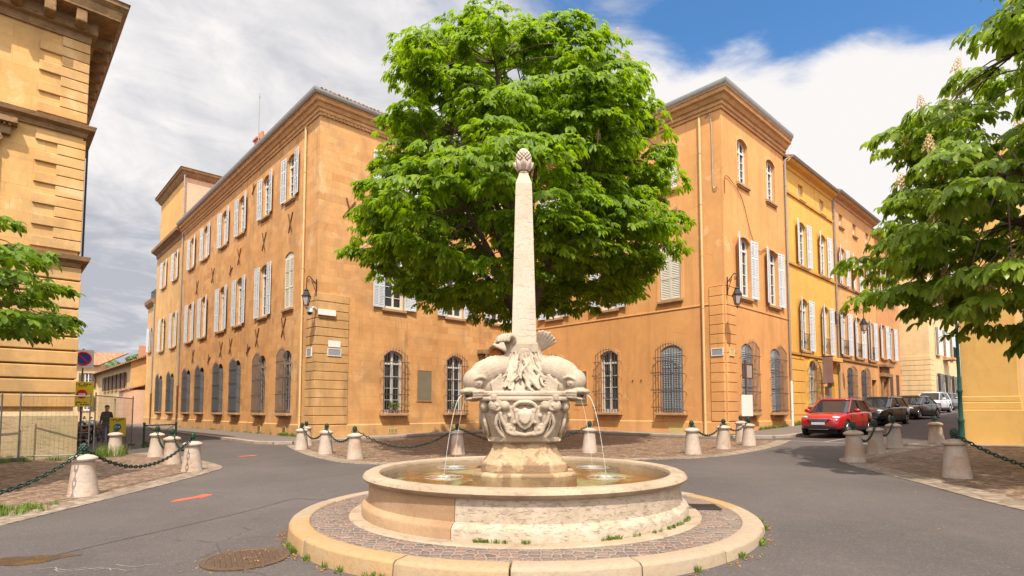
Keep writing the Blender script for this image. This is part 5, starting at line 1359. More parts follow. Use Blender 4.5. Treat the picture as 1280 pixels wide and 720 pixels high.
# ---------------------------------------------------------------- street lanterns on wall brackets
def lantern_parts(root, c, arm_from=None, up=None):
    """four-sided glass lantern hanging with its collar at c"""
    x, y, z = c
    rings = lambda prof: [[(x+r*math.cos(a), y+r*math.sin(a), z+dz_) for a in [math.pi/4+k*math.pi/2 for k in range(4)]] for r, dz_ in prof]
    mb = MB(); mb.loft(rings([(.10, -.80), (.19, -.42)])); mb.build('glass', 'lantern_glass', root)
    mb = MB()
    mb.loft(rings([(.235, -.42), (.24, -.395), (.20, -.37), (.13, -.22), (.09, -.17)])); mb.loft(rings([(.10, -.17), (.12, -.14), (.06, -.07), (.03, -.05)]))
    mb.tube([(x, y, z-.06), (x, y, z+.02)], .025, 8); mb.build('cap', 'iron_black', root)
    mb = MB()
    for k in range(4):
        a = math.pi/4+k*math.pi/2; mb.bar((x+.105*math.cos(a), y+.105*math.sin(a), z-.82), (x+.20*math.cos(a), y+.20*math.sin(a), z-.40), .022, .022)
        b = a+math.pi/2
        for r, dz_ in ((.105, -.81), (.2, -.41)): mb.bar((x+r*math.cos(a), y+r*math.sin(a), z+dz_), (x+r*math.cos(b), y+r*math.sin(b), z+dz_), .024, .024)
        mb.tube([(x+.1*math.cos(a), y+.1*math.sin(a), z-.81), (x+.09*math.cos(a), y+.09*math.sin(a), z-.88), (x, y, z-.92)], .01, 5)
    mb.ball((x, y, z-.95), .035); mb.build('frame', 'iron_black', root)
def wall_lantern(p, d, reach, label, zc):
    p = Vector(p); d = Vector((d[0], d[1], 0)).normalized()
    root = tag(empty('street_lantern', p), label, 'street lantern', 'wrought iron wall lanterns')
    mb = MB(); e = d*reach
    mb.bar((0, 0, -.55), (0, 0, .25), .05, .04)
    mb.tube(curve_pts3([(0, 0, .0), e*.35+Vector((0, 0, .14)), e*.75+Vector((0, 0, .26)), e*.97+Vector((0, 0, .16)), e+Vector((0, 0, -.05)), e+Vector((0, 0, -.3))], 5), .019, 7)
    mb.tube(curve_pts3([(0, 0, -.4), e*.22+Vector((0, 0, -.18)), e*.45+Vector((0, 0, .06)), e*.5+Vector((0, 0, .17))], 5), .014, 6)
    sp = [(e*.86+d*(.11*(1-j/22)*math.cos(j*.5))+Vector((0, 0, .04+.11*(1-j/22)*math.sin(j*.5)))) for j in range(18)]; mb.tube(sp, .011, 5)
    sp = [(e*.3+d*(.08*(1-j/22)*math.cos(j*.5))+Vector((0, 0, .02+.08*(1-j/22)*math.sin(j*.5)))) for j in range(18)]; mb.tube(sp, .01, 5)
    mb.build('bracket', 'iron_black', root, smooth=50)
    lantern_parts(root, (e.x, e.y, -.3))
wall_lantern((L0[0], L0[1]-.06, 7.35), (-.25, -1), .75, 'black wall lantern on the grooved corner of the ochre stone building', 6.5)
wall_lantern((R0[0]+.1, R0[1]-.06, 7.1), (.12, -1), .8, 'black wall lantern on the corner of the orange plastered building', 6.3)
_p = wpt(FRF, 14.4, -.05); wall_lantern((_p[0], _p[1], 7.3), (.70, -.75), 1.5, 'black lantern on a long bracket over the parked cars by the apricot house', 6.5)

def cctv():
    p = Vector((L0[0]+.02, L0[1]-.08, 5.95)); root = tag(empty('security_camera', p), 'white security camera with dome and box on the ochre stone corner', 'camera')
    mb = MB(Matrix.Rotation(A_R, 4, 'Z')); mb.box(.08, .95, -.1, -.01, -.02, .26); mb.build('box', 'plaque_white', root, bevel=.015)
    mb = MB(); mb.tube([(0, .05, .22), (-.05, -.25, .28), (-.12, -.42, .2)], .05, 8); mb.lathe([(.0, .2), (.15, .2), (.16, .02), (.13, .0)], 16, (-.14, -.42, 0)); mb.build('housing', 'plaque_white', root, smooth=40)
    mb = MB(); mb.ball((-.14, -.42, -.01), .115, 14, 8); mb.build('dome', 'car_glass', root, smooth=60)
cctv()
def lamp_post():
    x, y = 15.15, 18.95; root = tag(empty('lamp_post', (x, y, gz(x, y))), 'slim green cast iron lamp post at the corner of the yellow building', 'lamp post')
    mb = MB(); mb.lathe([(.125, 0), (.125, .12), (.09, .2), (.085, .7), (.10, .76), (.10, .80), (.07, .86), (.06, 1.7), (.085, 1.74), (.085, 1.8), (.055, 1.86), (.045, 3.6), (.07, 3.64), (.04, 3.7), (.035, 4.3)], 14); mb.build('post', 'lamp_green', root, smooth=35)
    mb = MB(); mb.bar((-.35, 0, 3.75), (.35, 0, 3.75), .03, .03); mb.build('ladder_bar', 'lamp_green', root)
    lantern_parts(root, (0, 0, 5.2))
lamp_post()

# ---------------------------------------------------------------- signs, fences, barriers
def no_parking_sign():
    x, y = -17.75, 23.0; z = gz(x, y); root = tag(empty('no_parking_sign', (x, y, z)), 'square no parking sign, blue disc with red ring and bar, on a grey pole', 'road sign')
    fr = Matrix.Rotation(R(28), 4, 'Z')
    mb = MB(fr); mb.tube([(.05, .05, -.1), (.05, .05, 4.1)], .03, 8); mb.build('pole', 'galvanised', root, smooth=60)
    mb = MB(fr); mb.box(-.28, .42, -.02, .015, 3.3, 4.05); mb.build('panel', 'plaque_white', root, bevel=.008)
    mb = MB(fr); c = (.07, 3.68)
    mb.add([(c[0]+.25*math.cos(a), -.023, c[1]+.25*math.sin(a)) for a in [k*math.pi/14 for k in range(28)]], [tuple(range(28))]); mb.build('blue_disc', 'sign_blue', root)
    mb = MB(fr); mb.torus((c[0], -.024, c[1]), .255, .032, 'y', 28, 6); mb.bar((c[0]-.17, -.028, c[1]+.17), (c[0]+.17, -.028, c[1]-.17), .05, .008, (0, 1, 0)); mb.build('red_ring', 'sign_red', root)
    return root
no_parking_sign()
def yellow_sign(name, x, y, z0, w, h_, label, rz, legs):
    z = gz(x, y); root = tag(empty(name, (x, y, z)), label, 'road works sign'); fr = Matrix.Rotation(R(rz), 4, 'Z')
    mb = MB(fr)
    if legs:
        for s in (-1, 1):
            mb.bar((s*w*.42, .02, 0), (s*w*.42, .02, z0+h_), .03, .02); mb.bar((s*w*.42, .3, 0), (s*w*.42, .03, z0+h_*.7), .03, .02)
    else: mb.tube([(0, .06, -.1), (0, .06, z0+h_)], .03, 8)
    mb.build('stand', 'galvanised', root)
    mb = MB(fr); mb.box(-w/2, w/2, -.02, .01, z0, z0+h_); mb.build('panel', 'sign_yellow', root, bevel=.006)
    mb = MB(fr); c = z0+h_*.5; r = w*.24
    mb.add([(r*math.cos(a), -.024, c+r*math.sin(a)) for a in [k*math.pi/12 for k in range(24)]], [tuple(range(24))]); mb.build('disc', 'sign_red' if not legs else 'sign_blue', root)
    mb = MB(fr); mb.box(-r*.65, r*.65, -.03, -.026, c-.03, c+.03); mb.build('disc_bar', 'plaque_white', root)
    mb = MB(fr)
    for k, (zz, ww) in enumerate(((z0+h_*.9, .8), (z0+h_*.83, .6), (z0+h_*.17, .5), (z0+h_*.09, .7))):
        n = 7
        for j in range(n):
            if (j*3+k) % 5 == 4: continue
            x0 = -w*ww/2+j*w*ww/n; mb.box(x0, x0+w*ww/n*.7, -.026, -.021, zz-.022, zz+.022)
    mb.build('lettering', 'sign_black', root)
yellow_sign('yellow_notice', -17.2, 22.4, 1.7, .75, 1.0, 'tall yellow notice board with red disc under the no parking sign', 28, False)
yellow_sign('yellow_board', -17.75, 25.3, .35, .62, .85, 'low yellow board with blue disc standing behind the wire fence', 20, True)
def fence_panel(a, b, label):
    a = Vector((*a, gz(*a))); b = Vector((*b, gz(*b))); d = b-a; L_ = d.length; ang = math.atan2(d.y, d.x)
    root = tag(empty('fence_panel', a, ang), label, 'fence panel', 'temporary wire fence panels')
    mb = MB(); h_ = 2.05
    for x in (.04, L_-.04): mb.tube([(x, 0, .05), (x, 0, h_+.1)], .021, 8)
    for z in (.16, h_): mb.tube([(.04, 0, z), (L_-.04, 0, z)], .018, 8)
    mb.build('frame', 'galvanised', root, smooth=60)
    mb = MB(); n = int(L_/.11)
    for k in range(1, n): mb.tube([(L_*k/n, 0, .16), (L_*k/n, 0, h_)], .0024, 4, False)
    for k in range(1, 8): mb.tube([(.04, .005, .16+(h_-.16)*k/8), (L_-.04, .005, .16+(h_-.16)*k/8)], .0024, 4, False)
    mb.build('wire_mesh', 'galvanised', root)
    mb = MB(); mb.box(-.18, .2, -.11, .11, 0, .13); mb.build('foot_block', 'concrete_foot', root, bevel=.015)
    mb = MB(); mb.box(L_-.2, L_+.14, -.11, .11, 0, .13); mb.build('foot_block', 'concrete_foot', root, bevel=.015)
fence_panel((-15.5, 17.1), (-18.0, 14.6), 'wire fence panel at the left edge before the golden mansion')
fence_panel((-15.3, 17.4), (-13.75, 18.35), 'wire fence panel across the mossy corner plinth of the golden mansion')
fence_panel((-13.9, 18.7), (-16.35, 24.2), 'wire fence panel closing the side street in front of the motorbikes')
def hoop_barrier(a, b, label, mat='bronze_green', h_=.95, cross=True):
    a = Vector((*a, gz(*a))); b = Vector((*b, gz(*b))); d = b-a; L_ = d.length
    root = tag(empty('barrier', a, math.atan2(d.y, d.x)), label, 'street barrier', 'dark green street barriers')
    mb = MB()
    for x in (0, L_): mb.tube([(x, 0, -.1), (x, 0, h_), ], .04, 10); mb.ball((x, 0, h_+.03), .055)
    mb.build('post', mat, root, smooth=50)
    mb = MB(); mb.tube([(0, 0, h_-.05), (L_, 0, h_-.05)], .025, 8); mb.tube([(0, 0, .2), (L_, 0, .2)], .02, 8)
    if cross: mb.tube([(0, 0, .2), (L_, 0, h_-.05)], .014, 6); mb.tube([(0, 0, h_-.05), (L_, 0, .2)], .014, 6)
    mb.build('rail', mat, root, smooth=50)
hoop_barrier((-14.85, 22.7), (-14.7, 24.6), 'dark green street barrier with crossed bars at the left street')
hoop_barrier((22.6, 33.6), (23.9, 34.0), 'green street barrier in front of the dark parked saloon', 'lamp_green', 1.0, False)
hoop_barrier((21.2, 32.6), (22.3, 33.4), 'green street barrier between the black car and the dark saloon', 'lamp_green', 1.0, False)
def sign_post():
    x, y = 9.2, 22.0; z = gz(x, y); root = tag(empty('sign_post', (x, y, z)), 'brown sign post seen from behind with white sheet tied to it', 'road sign')
    mb = MB(); mb.tube([(0, 0, -.1), (0, 0, 3.15)], .045, 10); mb.build('pole', 'post_brown', root, smooth=60)
    mb = MB(Matrix.Rotation(R(28), 4, 'Z')); mb.box(-.08, .44, .05, .075, 2.45, 3.0); o = mb.build('panel', 'sign_back', root, bevel=.006)
    mb = MB(Matrix.Rotation(R(28), 4, 'Z')); mb.box(-.08, .44, .035, .05, 2.43, 2.47); mb.box(-.08, .44, .035, .05, 2.98, 3.02); mb.box(-.1, -.07, .03, .08, 2.43, 3.02); mb.box(.43, .46, .03, .08, 2.43, 3.02); mb.build('rim', 'post_brown', o)
    mb = MB(); mb.box(-.22, .22, -.06, -.048, .95, 1.78); mb.build('sheet', 'paper_white', root)
sign_post()
def banner(dx, z0, z1, w, mat, label, reach):
    p = wpt(FRF, dx); root = tag(empty('banner', (p[0], p[1], z0)), label, 'banner'); T = Matrix.Translation((-p[0], -p[1], -z0))@FRF
    mb = MB(T); mb.bar((dx, 0, z1), (dx, -reach-w, z1), .03, .03); mb.bar((dx, 0, z0), (dx, -reach-w, z0), .02, .02); mb.build('bracket', 'iron_black', root)
    mb = MB(T); mb.add([(dx+.03*math.sin(i*.9)*j/6, -reach-w*i/5, z1+(z0-z1)*j/6) for j in range(7) for i in range(6)], [(j*6+i, j*6+i+1, j*6+i+7, j*6+i+6) for j in range(6) for i in range(5)]); mb.build('cloth', mat, root, smooth=180)
banner(11.35, 3.0, 4.55, .55, 'banner_red', 'faded red and grey banner hanging on the yellow house', .2)
banner(11.6, 1.5, 2.8, .36, 'banner_grey', 'small brown hanging sign beside the yellow house door', .2)
def flower_pot(s, label, z=1.36):
    p = FLC@Vector((s, -.1, z)); root = tag(empty('potted_plant', p), label, 'potted plant')
    mb = MB(); mb.lathe([(.0, 0), (.07, 0), (.095, .15), (.105, .15), (.105, .175), (.08, .175)], 14); mb.build('pot', 'terracotta', root, smooth=40)
    rg = random.Random(int(s*100)); mb = MB()
    for k in range(70):
        a = rg.uniform(0, 6.28); r = rg.uniform(0, .2); q = Vector((r*math.cos(a), r*math.sin(a)*.7, .2+rg.uniform(0, .3))); d = Vector((rg.uniform(-1, 1), rg.uniform(-1, 1), rg.uniform(-.2, 1))).normalized()*.09; n = d.orthogonal().normalized()*.035
        mb.add([q, q+d*.5+n, q+d, q+d*.5-n], [(0, 1, 2, 3)])
    mb.build('leaves', 'leaf_left', root, recalc=False)
flower_pot(3.98, 'green pot plant on the sill of the first barred window, left one'); flower_pot(4.32, 'green pot plant on the sill of the first barred window, right one'); flower_pot(8.05, 'small pot plant on the sill of the barred window nearest the stone doorway')

# ---------------------------------------------------------------- cars
def boolean_cut(src, cutters):
    for c in cutters:
        m = src.modifiers.new('b', 'BOOLEAN'); m.operation = 'DIFFERENCE'; m.object = c; m.solver = 'EXACT'; m.material_mode = 'TRANSFER'
    bpy.context.view_layer.update(); me = bpy.data.meshes.new_from_object(src.evaluated_get(bpy.context.evaluated_depsgraph_get()))
    for o in cutters+[src]: bpy.data.objects.remove(o)
    return me
def car(name, label, paint, x, y, heading, kind='suv', s=(1, 1, 1), zoff=0.):
    root = tag(empty(name, (x, y, gz(x, y)+zoff), heading), label, 'car', 'cars parked along the street'); root.scale = s
    H = 1.54 if kind == 'suv' else 1.42; hood = .98 if kind == 'suv' else .88; gc = .24 if kind == 'suv' else .19
    if kind == 'suv': st = [(-2.08, .66, .50, .84, .90), (-2.0, .78, .36, 1.0, 1.03), (-1.5, .855, gc, 1.03, 1.06), (-.6, .87, gc, 1.0, 1.04), (.4, .87, gc, .97, 1.02), (1.0, .865, gc, .945, hood+.02), (1.5, .85, gc, .88, hood-.05), (1.85, .79, .26, .80, .86), (2.02, .70, .32, .70, .75), (2.08, .56, .40, .60, .64)]
    else: st = [(-2.25, .62, .44, .82, .88), (-2.15, .76, .32, .94, .97), (-1.6, .85, gc, .96, .99), (-.6, .87, gc, .93, .97), (.4, .87, gc, .90, .95), (1.05, .865, gc, .87, hood+.02), (1.65, .84, gc, .80, hood-.07), (2.0, .77, .24, .70, .77), (2.18, .66, .30, .60, .66), (2.24, .5, .38, .52, .55)]
    mb = MB(); rings = []
    for X, w, zb, zs, zt in st:
        half = [(0, zb), (w*.86, zb), (w*.97, zb+.10), (w, zb+(zs-zb)*.45), (w*.985, zb+(zs-zb)*.8), (w*.93, zs), (w*.6, zs+(zt-zs)*.75), (0, zt)]
        rings.append([(X, yy, z) for yy, z in half]+[(X, -yy, z) for yy, z in half[-2:0:-1]])
    mb.loft(rings); src = mb.build('tmp', [paint, 'car_black'], smooth=None)
    sd = src.modifiers.new('s', 'SUBSURF'); sd.levels = 2
    wb = (1.28, -1.26) if kind == 'suv' else (1.36, -1.32); cut = []
    for wx in wb:
        for e in (-1, 1):
            c = MB(); c.mi = 0; ringsc = [[(wx+.375*math.cos(a), yy, .33+.375*math.sin(a)) for a in [k*math.pi/12 for k in range(24)]] for yy in (e*.55, e*1.1)]
            c.loft(ringsc); cut.append(c.build('cut', 'car_black'))
    me = boolean_cut(src, cut); me.shade_smooth(); me.set_sharp_from_angle(angle=R(38))
    body = link('body', me, root)
    for wx in wb:
        mb = MB(); mb.box(wx-.42, wx+.42, -.56, .56, .12, .72); mb.build('wheel_well', 'car_black', body)
    # cabin: dark glass house, painted roof and pillars
    if kind == 'suv': b = [(-1.95, .66, 1.0), (-1.75, .74, 1.0), (.98, .76, .98), (1.02, .60, .98)]; t = [(-1.62, .50), (-1.45, .57), (.12, .58), (.22, .48)]
    else: b = [(-1.85, .60, .94), (-1.55, .73, .95), (.98, .75, .92), (1.04, .60, .92)]; t = [(-1.05, .50), (-.9, .56), (.02, .57), (.12, .48)]
    def loop(pts, z=None): return [(p[0], p[1], p[2] if z is None else z) for p in pts]+[(p[0], -p[1], p[2] if z is None else z) for p in reversed(pts)]
    r0 = loop(b); r1 = loop(t, H-.06); mb = MB(); mb.loft([[(x_, y_, z_-.05) for x_, y_, z_ in r0], r0, r1]); mb.build('windows', 'car_glass', root, bevel=.03)
    tt = [(p[0]*1.0-(.05 if p[0] < 0 else -.05), p[1]+.035) for p in t]
    mb = MB(); mb.loft([loop(tt, H-.085), loop([(p[0], p[1]-.02) for p in tt], H-.03), loop([(p[0]*.88, p[1]*.82) for p in tt], H)]); mb.build('roof', paint, root, bevel=.02, smooth=60)
    mb = MB()
    for e in (-1, 1):
        for i, wd in ((1, .10), (2, .085)):
            p0 = Vector((b[i][0], e*(b[i][1]+.012), b[i][2]-.03)); p1 = Vector((t[i][0], e*(t[i][1]+.02), H-.07)); mb.bar(p0, p1, wd, .03, (0, 1, 0))
    mb.build('pillars', paint, root, bevel=.01)
    mb = MB()
    for e in (-1, 1): mb.bar((-.42, e*(.775), 1.0), (-.5, e*.60, H-.07), .09, .02, (0, 1, 0))
    mb.build('door_pillars', 'car_black', root)
    xf = st[-1][0]
    for e in (-1, 1):
        mb = MB(); mb.ball((xf-.30, e*.62, hood-.235), (.24, .12, .075), 14, 8, Matrix.Rotation(R(e*-30), 3, 'Z')@Matrix.Rotation(R(-8), 3, 'Y')); mb.build('headlight', 'lamp_lens', root, smooth=60)
        mb = MB(); mb.box(xf-.28, xf-.10, e*.56-.10, e*.56+.10, .40, .50); f = mb.build('fog_light', 'car_black', root, bevel=.03)
        mb = MB(); mb.ball((xf-.09, e*.56, .45), (.03, .05, .04), 10, 6); mb.build('lens', 'lamp_lens', f, smooth=60)
        mb = MB(); mb.ball((.62, e*.98, 1.04 if kind == 'suv' else .98), (.07, .13, .085), 12, 8); mb.build('mirror', paint, root, smooth=60)
        mb = MB(); mb.box(-2.1 if kind == 'suv' else -2.24, -1.9 if kind == 'suv' else -2.05, e*.60-.12, e*.60+.12, .80, .98); mb.build('tail_light', 'sign_red', root, bevel=.03)
        if kind == 'suv':
            mb = MB(); mb.tube([(-1.5, e*.60, H-.02), (-1.35, e*.59, H+.04), (-.05, e*.585, H+.045), (.08, e*.585, H-.01)], .018, 8); mb.build('roof_rail', 'chrome', root, smooth=60)
        mb = MB(); mb.box(-.9, .95, e*.862-.012, e*.862+.012, gc+.02, gc+.16); mb.build('sill_trim', 'car_black', root, bevel=.008)
    for e in (-1, 1):
        mb = MB()
        for xx in (.92, -.42, -1.18): mb.bar((xx, e*.874, gc+.17), (xx-.03, e*.85, .95 if kind == 'suv' else .88), .014, .012, (0, 1, 0))
        mb.build('door_gap', 'car_black', body)
        mb = MB()
        for xx in (-.25, -1.05): mb.box(xx-.10, xx+.06, e*.868-.016, e*.868+.016, .86, .885)
        mb.build('door_handle', paint, body, bevel=.006)
    mb = MB(); mb.loft([[(xf-.22, yy*.80, zz) for yy, zz in [(-.62, .28), (.62, .28), (.62, .47), (-.62, .47)]], [(xf+.03, yy, zz) for yy, zz in [(-.56, .30), (.56, .30), (.60, .44), (-.60, .44)]]]); mb.build('bumper', 'car_black', root, bevel=.03)
    mb = MB(); mb.loft([[(xf-.2, yy, zz) for yy, zz in [(-.34, .58), (.34, .58), (.46, .74), (-.46, .74)]], [(xf+.025, yy*.9, zz) for yy, zz in [(-.34, .575), (.34, .575), (.46, .69), (-.46, .69)]]]); g = mb.build('grille', 'car_black', root, bevel=.015)
    mb = MB()
    for k in range(4): z = .595+.026*k; mb.box(xf+.012, xf+.032, -.30-.03*k, .30+.03*k, z, z+.008)
    mb.bar((xf-.02, -.46, .715), (xf-.02, .46, .715), .02, .022); mb.build('chrome_bars', 'chrome', g)
    mb = MB(); mb.box(xf+.028, xf+.045, -.26, .26, .475, .575); mb.build('number_plate', 'plate_white', root, bevel=.004)
    mb = MB(); mb.box(xf-.2, xf+.045, -.38, .38, .285, .315); mb.build('skid_plate', 'chrome', root, bevel=.01)
    for wx in wb:
        for e in (-1, 1):
            w = MB(Matrix.Translation((wx, e*.76, .325))@Matrix.Rotation(R(90), 4, 'X'))
            w.lathe([(.20, -.1), (.29, -.105), (.322, -.08), (.325, 0), (.322, .08), (.29, .105), (.20, .1)], 28); o = w.build('wheel', 'tyre_rubber', root, smooth=40)
            w = MB(Matrix.Translation((wx, e*.855, .325))@Matrix.Rotation(R(90), 4, 'X')); w.torus((0, 0, 0), .20, .02, 'z', 24, 6); w.lathe([(0, -.012*e-.01), (.05, -.012*e-.01), (.05, .012), (0, .012)], 12)
            for k in range(5): a = k*2*math.pi/5; w.bar((.03*math.cos(a), .03*math.sin(a), 0), (.2*math.cos(a), .2*math.sin(a), 0), .055, .02, (0, 0, 1))
            w.build('rim', 'rim_alloy', o, smooth=40)
            w = MB(Matrix.Translation((wx, e*.825, .325))@Matrix.Rotation(R(90), 4, 'X')); w.lathe([(0, -.01), (.2, -.01), (.2, .01), (0, .01)], 20); w.build('brake_disc', 'car_black', o)
    return root
HD = math.atan2(-DR.y, -DR.x)
car('red_car', 'red crossover car parked at the kerb, nearest of the row', 'paint_red', 13.75, 23.75, HD-R(3), 'suv', (.93, .98, 1.0), .02)
car('black_car', 'black hatchback parked directly behind the red car', 'paint_navy', 20.1, 30.6, HD-R(6), 'suv', (.95, 1, .98))
car('bronze_car', 'dark bronze saloon parked behind the green barriers', 'paint_bronze', 25.6, 35.9, HD-R(10), 'saloon', (1, 1.08, 1.02))
car('white_car', 'white car parked in the middle of the far row', 'paint_white', 32.4, 43.3, HD-R(6), 'suv', (1, 1, 1.04))
car('grey_car', 'silver grey car parked behind the white one', 'paint_grey', 37.0, 48.0, HD-R(5), 'saloon', (1, 1, 1.05))
car('dark_grey_car', 'small dark grey car farthest up the street', 'paint_dark_grey', 50.5, 60.2, HD-R(6), 'suv')

# ---------------------------------------------------------------- motorbikes and people
def motorbike(x, y, ang, col, label):
    root = tag(empty('motorbike', (x, y, gz(x, y)), ang), label, 'motorbike')
    for wx in (-.62, .66):
        mb = MB(); mb.torus((wx, 0, .30), .245, .06, 'y', 24, 8); w = mb.build('wheel', 'tyre_rubber', root, smooth=60)
        mb = MB(); mb.torus((wx, 0, .30), .17, .015, 'y', 20, 6)
        for k in range(5): a = k*1.2566; mb.bar((wx, 0, .3), (wx+.17*math.cos(a), 0, .3+.17*math.sin(a)), .02, .02)
        mb.build('rim', 'rim_alloy', w)
    mb = MB(); mb.ball((-.05, 0, .42), (.34, .17, .2)); mb.tube([(-.62, .1, .3), (-.1, .1, .38)], .035, 6); mb.tube([(-.1, -.1, .3), (-.8, -.14, .36)], .05, 8); mb.build('engine', 'car_black', root, smooth=60)
    mb = MB(); mb.ball((-.55, 0, .68), (.42, .17, .16), 14, 8, Matrix.Rotation(R(8), 3, 'Y')); mb.ball((.18, 0, .72), (.26, .16, .16), 14, 8); mb.ball((.52, 0, .84), (.16, .17, .25), 14, 8, Matrix.Rotation(R(-22), 3, 'Y')); mb.ball((.68, 0, .56), (.22, .08, .05)); mb.build('fairing', col, root, smooth=60)
    mb = MB(); mb.ball((-.42, 0, .83), (.42, .14, .07)); mb.build('saddle', 'sign_black', root, smooth=60)
    mb = MB(); mb.tube([(.66, .07, .3), (.42, .07, 1.0)], .025, 8); mb.tube([(.66, -.07, .3), (.42, -.07, 1.0)], .025, 8); mb.tube([(.33, -.34, 1.03), (.42, -.12, 1.02), (.42, .12, 1.02), (.33, .34, 1.03)], .016, 8)
    for e in (-1, 1): mb.tube([(.40, e*.25, 1.03), (.46, e*.32, 1.2)], .008, 5); mb.ball((.45, e*.33, 1.22), (.015, .06, .04))
    mb.build('fork', 'chrome', root, smooth=60)
    mb = MB(); mb.ball((.66, 0, .9), (.06, .1, .09)); mb.build('headlight', 'lamp_lens', root, smooth=60)
motorbike(-18.6, 24.2, R(-75), 'paint_maroon', 'dark red motorbike parked behind the wire fence, nearest one')
motorbike(-19.4, 25.6, R(-70), 'car_black', 'black motorbike parked beside the dark red one behind the fence')
motorbike(-20.3, 27.4, R(-68), 'paint_maroon', 'second dark red motorbike deeper behind the fence')
def person(x, y, ang, coat, label, arm_out=.0, hh=1.0):
    root = tag(empty('person', (x, y, gz(x, y)), ang), label, 'person')
    J = {'pel': (0, 0, .95), 'che': (0, 0, 1.28), 'nek': (0, .01, 1.47), 'chin': (0, -.02, 1.56), 'hed': (0, -.02, 1.66)}
    V = [(0, 0, .95), (0, 0, 1.12), (0, 0, 1.30), (0, .01, 1.46), (0, -.01, 1.56), (0, -.015, 1.66), (0, -.01, 1.72)]
    Rd = [.15, .145, .165, .06, .075, .095, .07]; E = [(i, i+1) for i in range(6)]
    for e in (-1, 1):
        b = len(V); V += [(e*.17, 0, 1.40), (e*.22, .02, 1.12), (e*.20, -.12-arm_out, .90), (e*.19, -.2-arm_out, .84)]; Rd += [.075, .052, .04, .038]; E += [(2, b), (b, b+1), (b+1, b+2), (b+2, b+3)]
        b = len(V); V += [(e*.09, 0, .88), (e*.10, -.02, .48), (e*.10, .02, .09), (e*.11, -.12, .05)]; Rd += [.10, .07, .05, .042]; E += [(0, b), (b, b+1), (b+1, b+2), (b+2, b+3)]
    me = bpy.data.meshes.new('body'); me.from_pydata(V, E, []); o = bpy.data.objects.new('tmp', me); COL.objects.link(o)
    o.modifiers.new('k', 'SKIN'); o.modifiers.new('s', 'SUBSURF').levels = 2
    for i, d in enumerate(me.skin_vertices[0].data): d.radius = (Rd[i]*(1.15 if i < 3 else 1), Rd[i]*(.8 if i < 3 else 1)); d.use_root = i == 0
    bpy.context.view_layer.update(); m2 = bpy.data.meshes.new_from_object(o.evaluated_get(bpy.context.evaluated_depsgraph_get())); bpy.data.objects.remove(o)
    m2.materials.clear()
    for nm in ('skin', coat, 'cloth_blue', 'sign_black'): m2.materials.append(M[nm])
    for p in m2.polygons:
        z = p.center.z; p.material_index = 3 if z < .1 else 2 if z < .95 and abs(p.center.y) < .12 else 1 if z < 1.49 and not (z < .9 and p.center.y < -.16-arm_out) else 0
    m2.shade_smooth(); link('body', m2, root)
    mb = MB(); mb.ball((0, .015, 1.70), (.098, .108, .088), 14, 8); mb.ball((0, .05, 1.64), (.09, .075, .09), 12, 8); mb.build('hair', 'hair_dark', root, smooth=60)
    mb = MB(); mb.ball((0, -.118, 1.635), (.014, .024, .022), 8, 6); mb.build('nose', 'skin', root, smooth=60)
    for e in (-1, 1): mb = MB(); mb.ball((e*.034, -.098, 1.662), .011, 8, 6); mb.build('eye', 'sign_black', root)
    root.scale = (hh, hh, hh)
person(-19.2, 26.6, R(20), 'cloth_dark', 'person in a dark brown jacket standing by the motorbikes behind the fence', .1)
person(38.6, 50.2, R(-40), 'cloth_dark', 'person with dark hair standing behind the silver grey car')
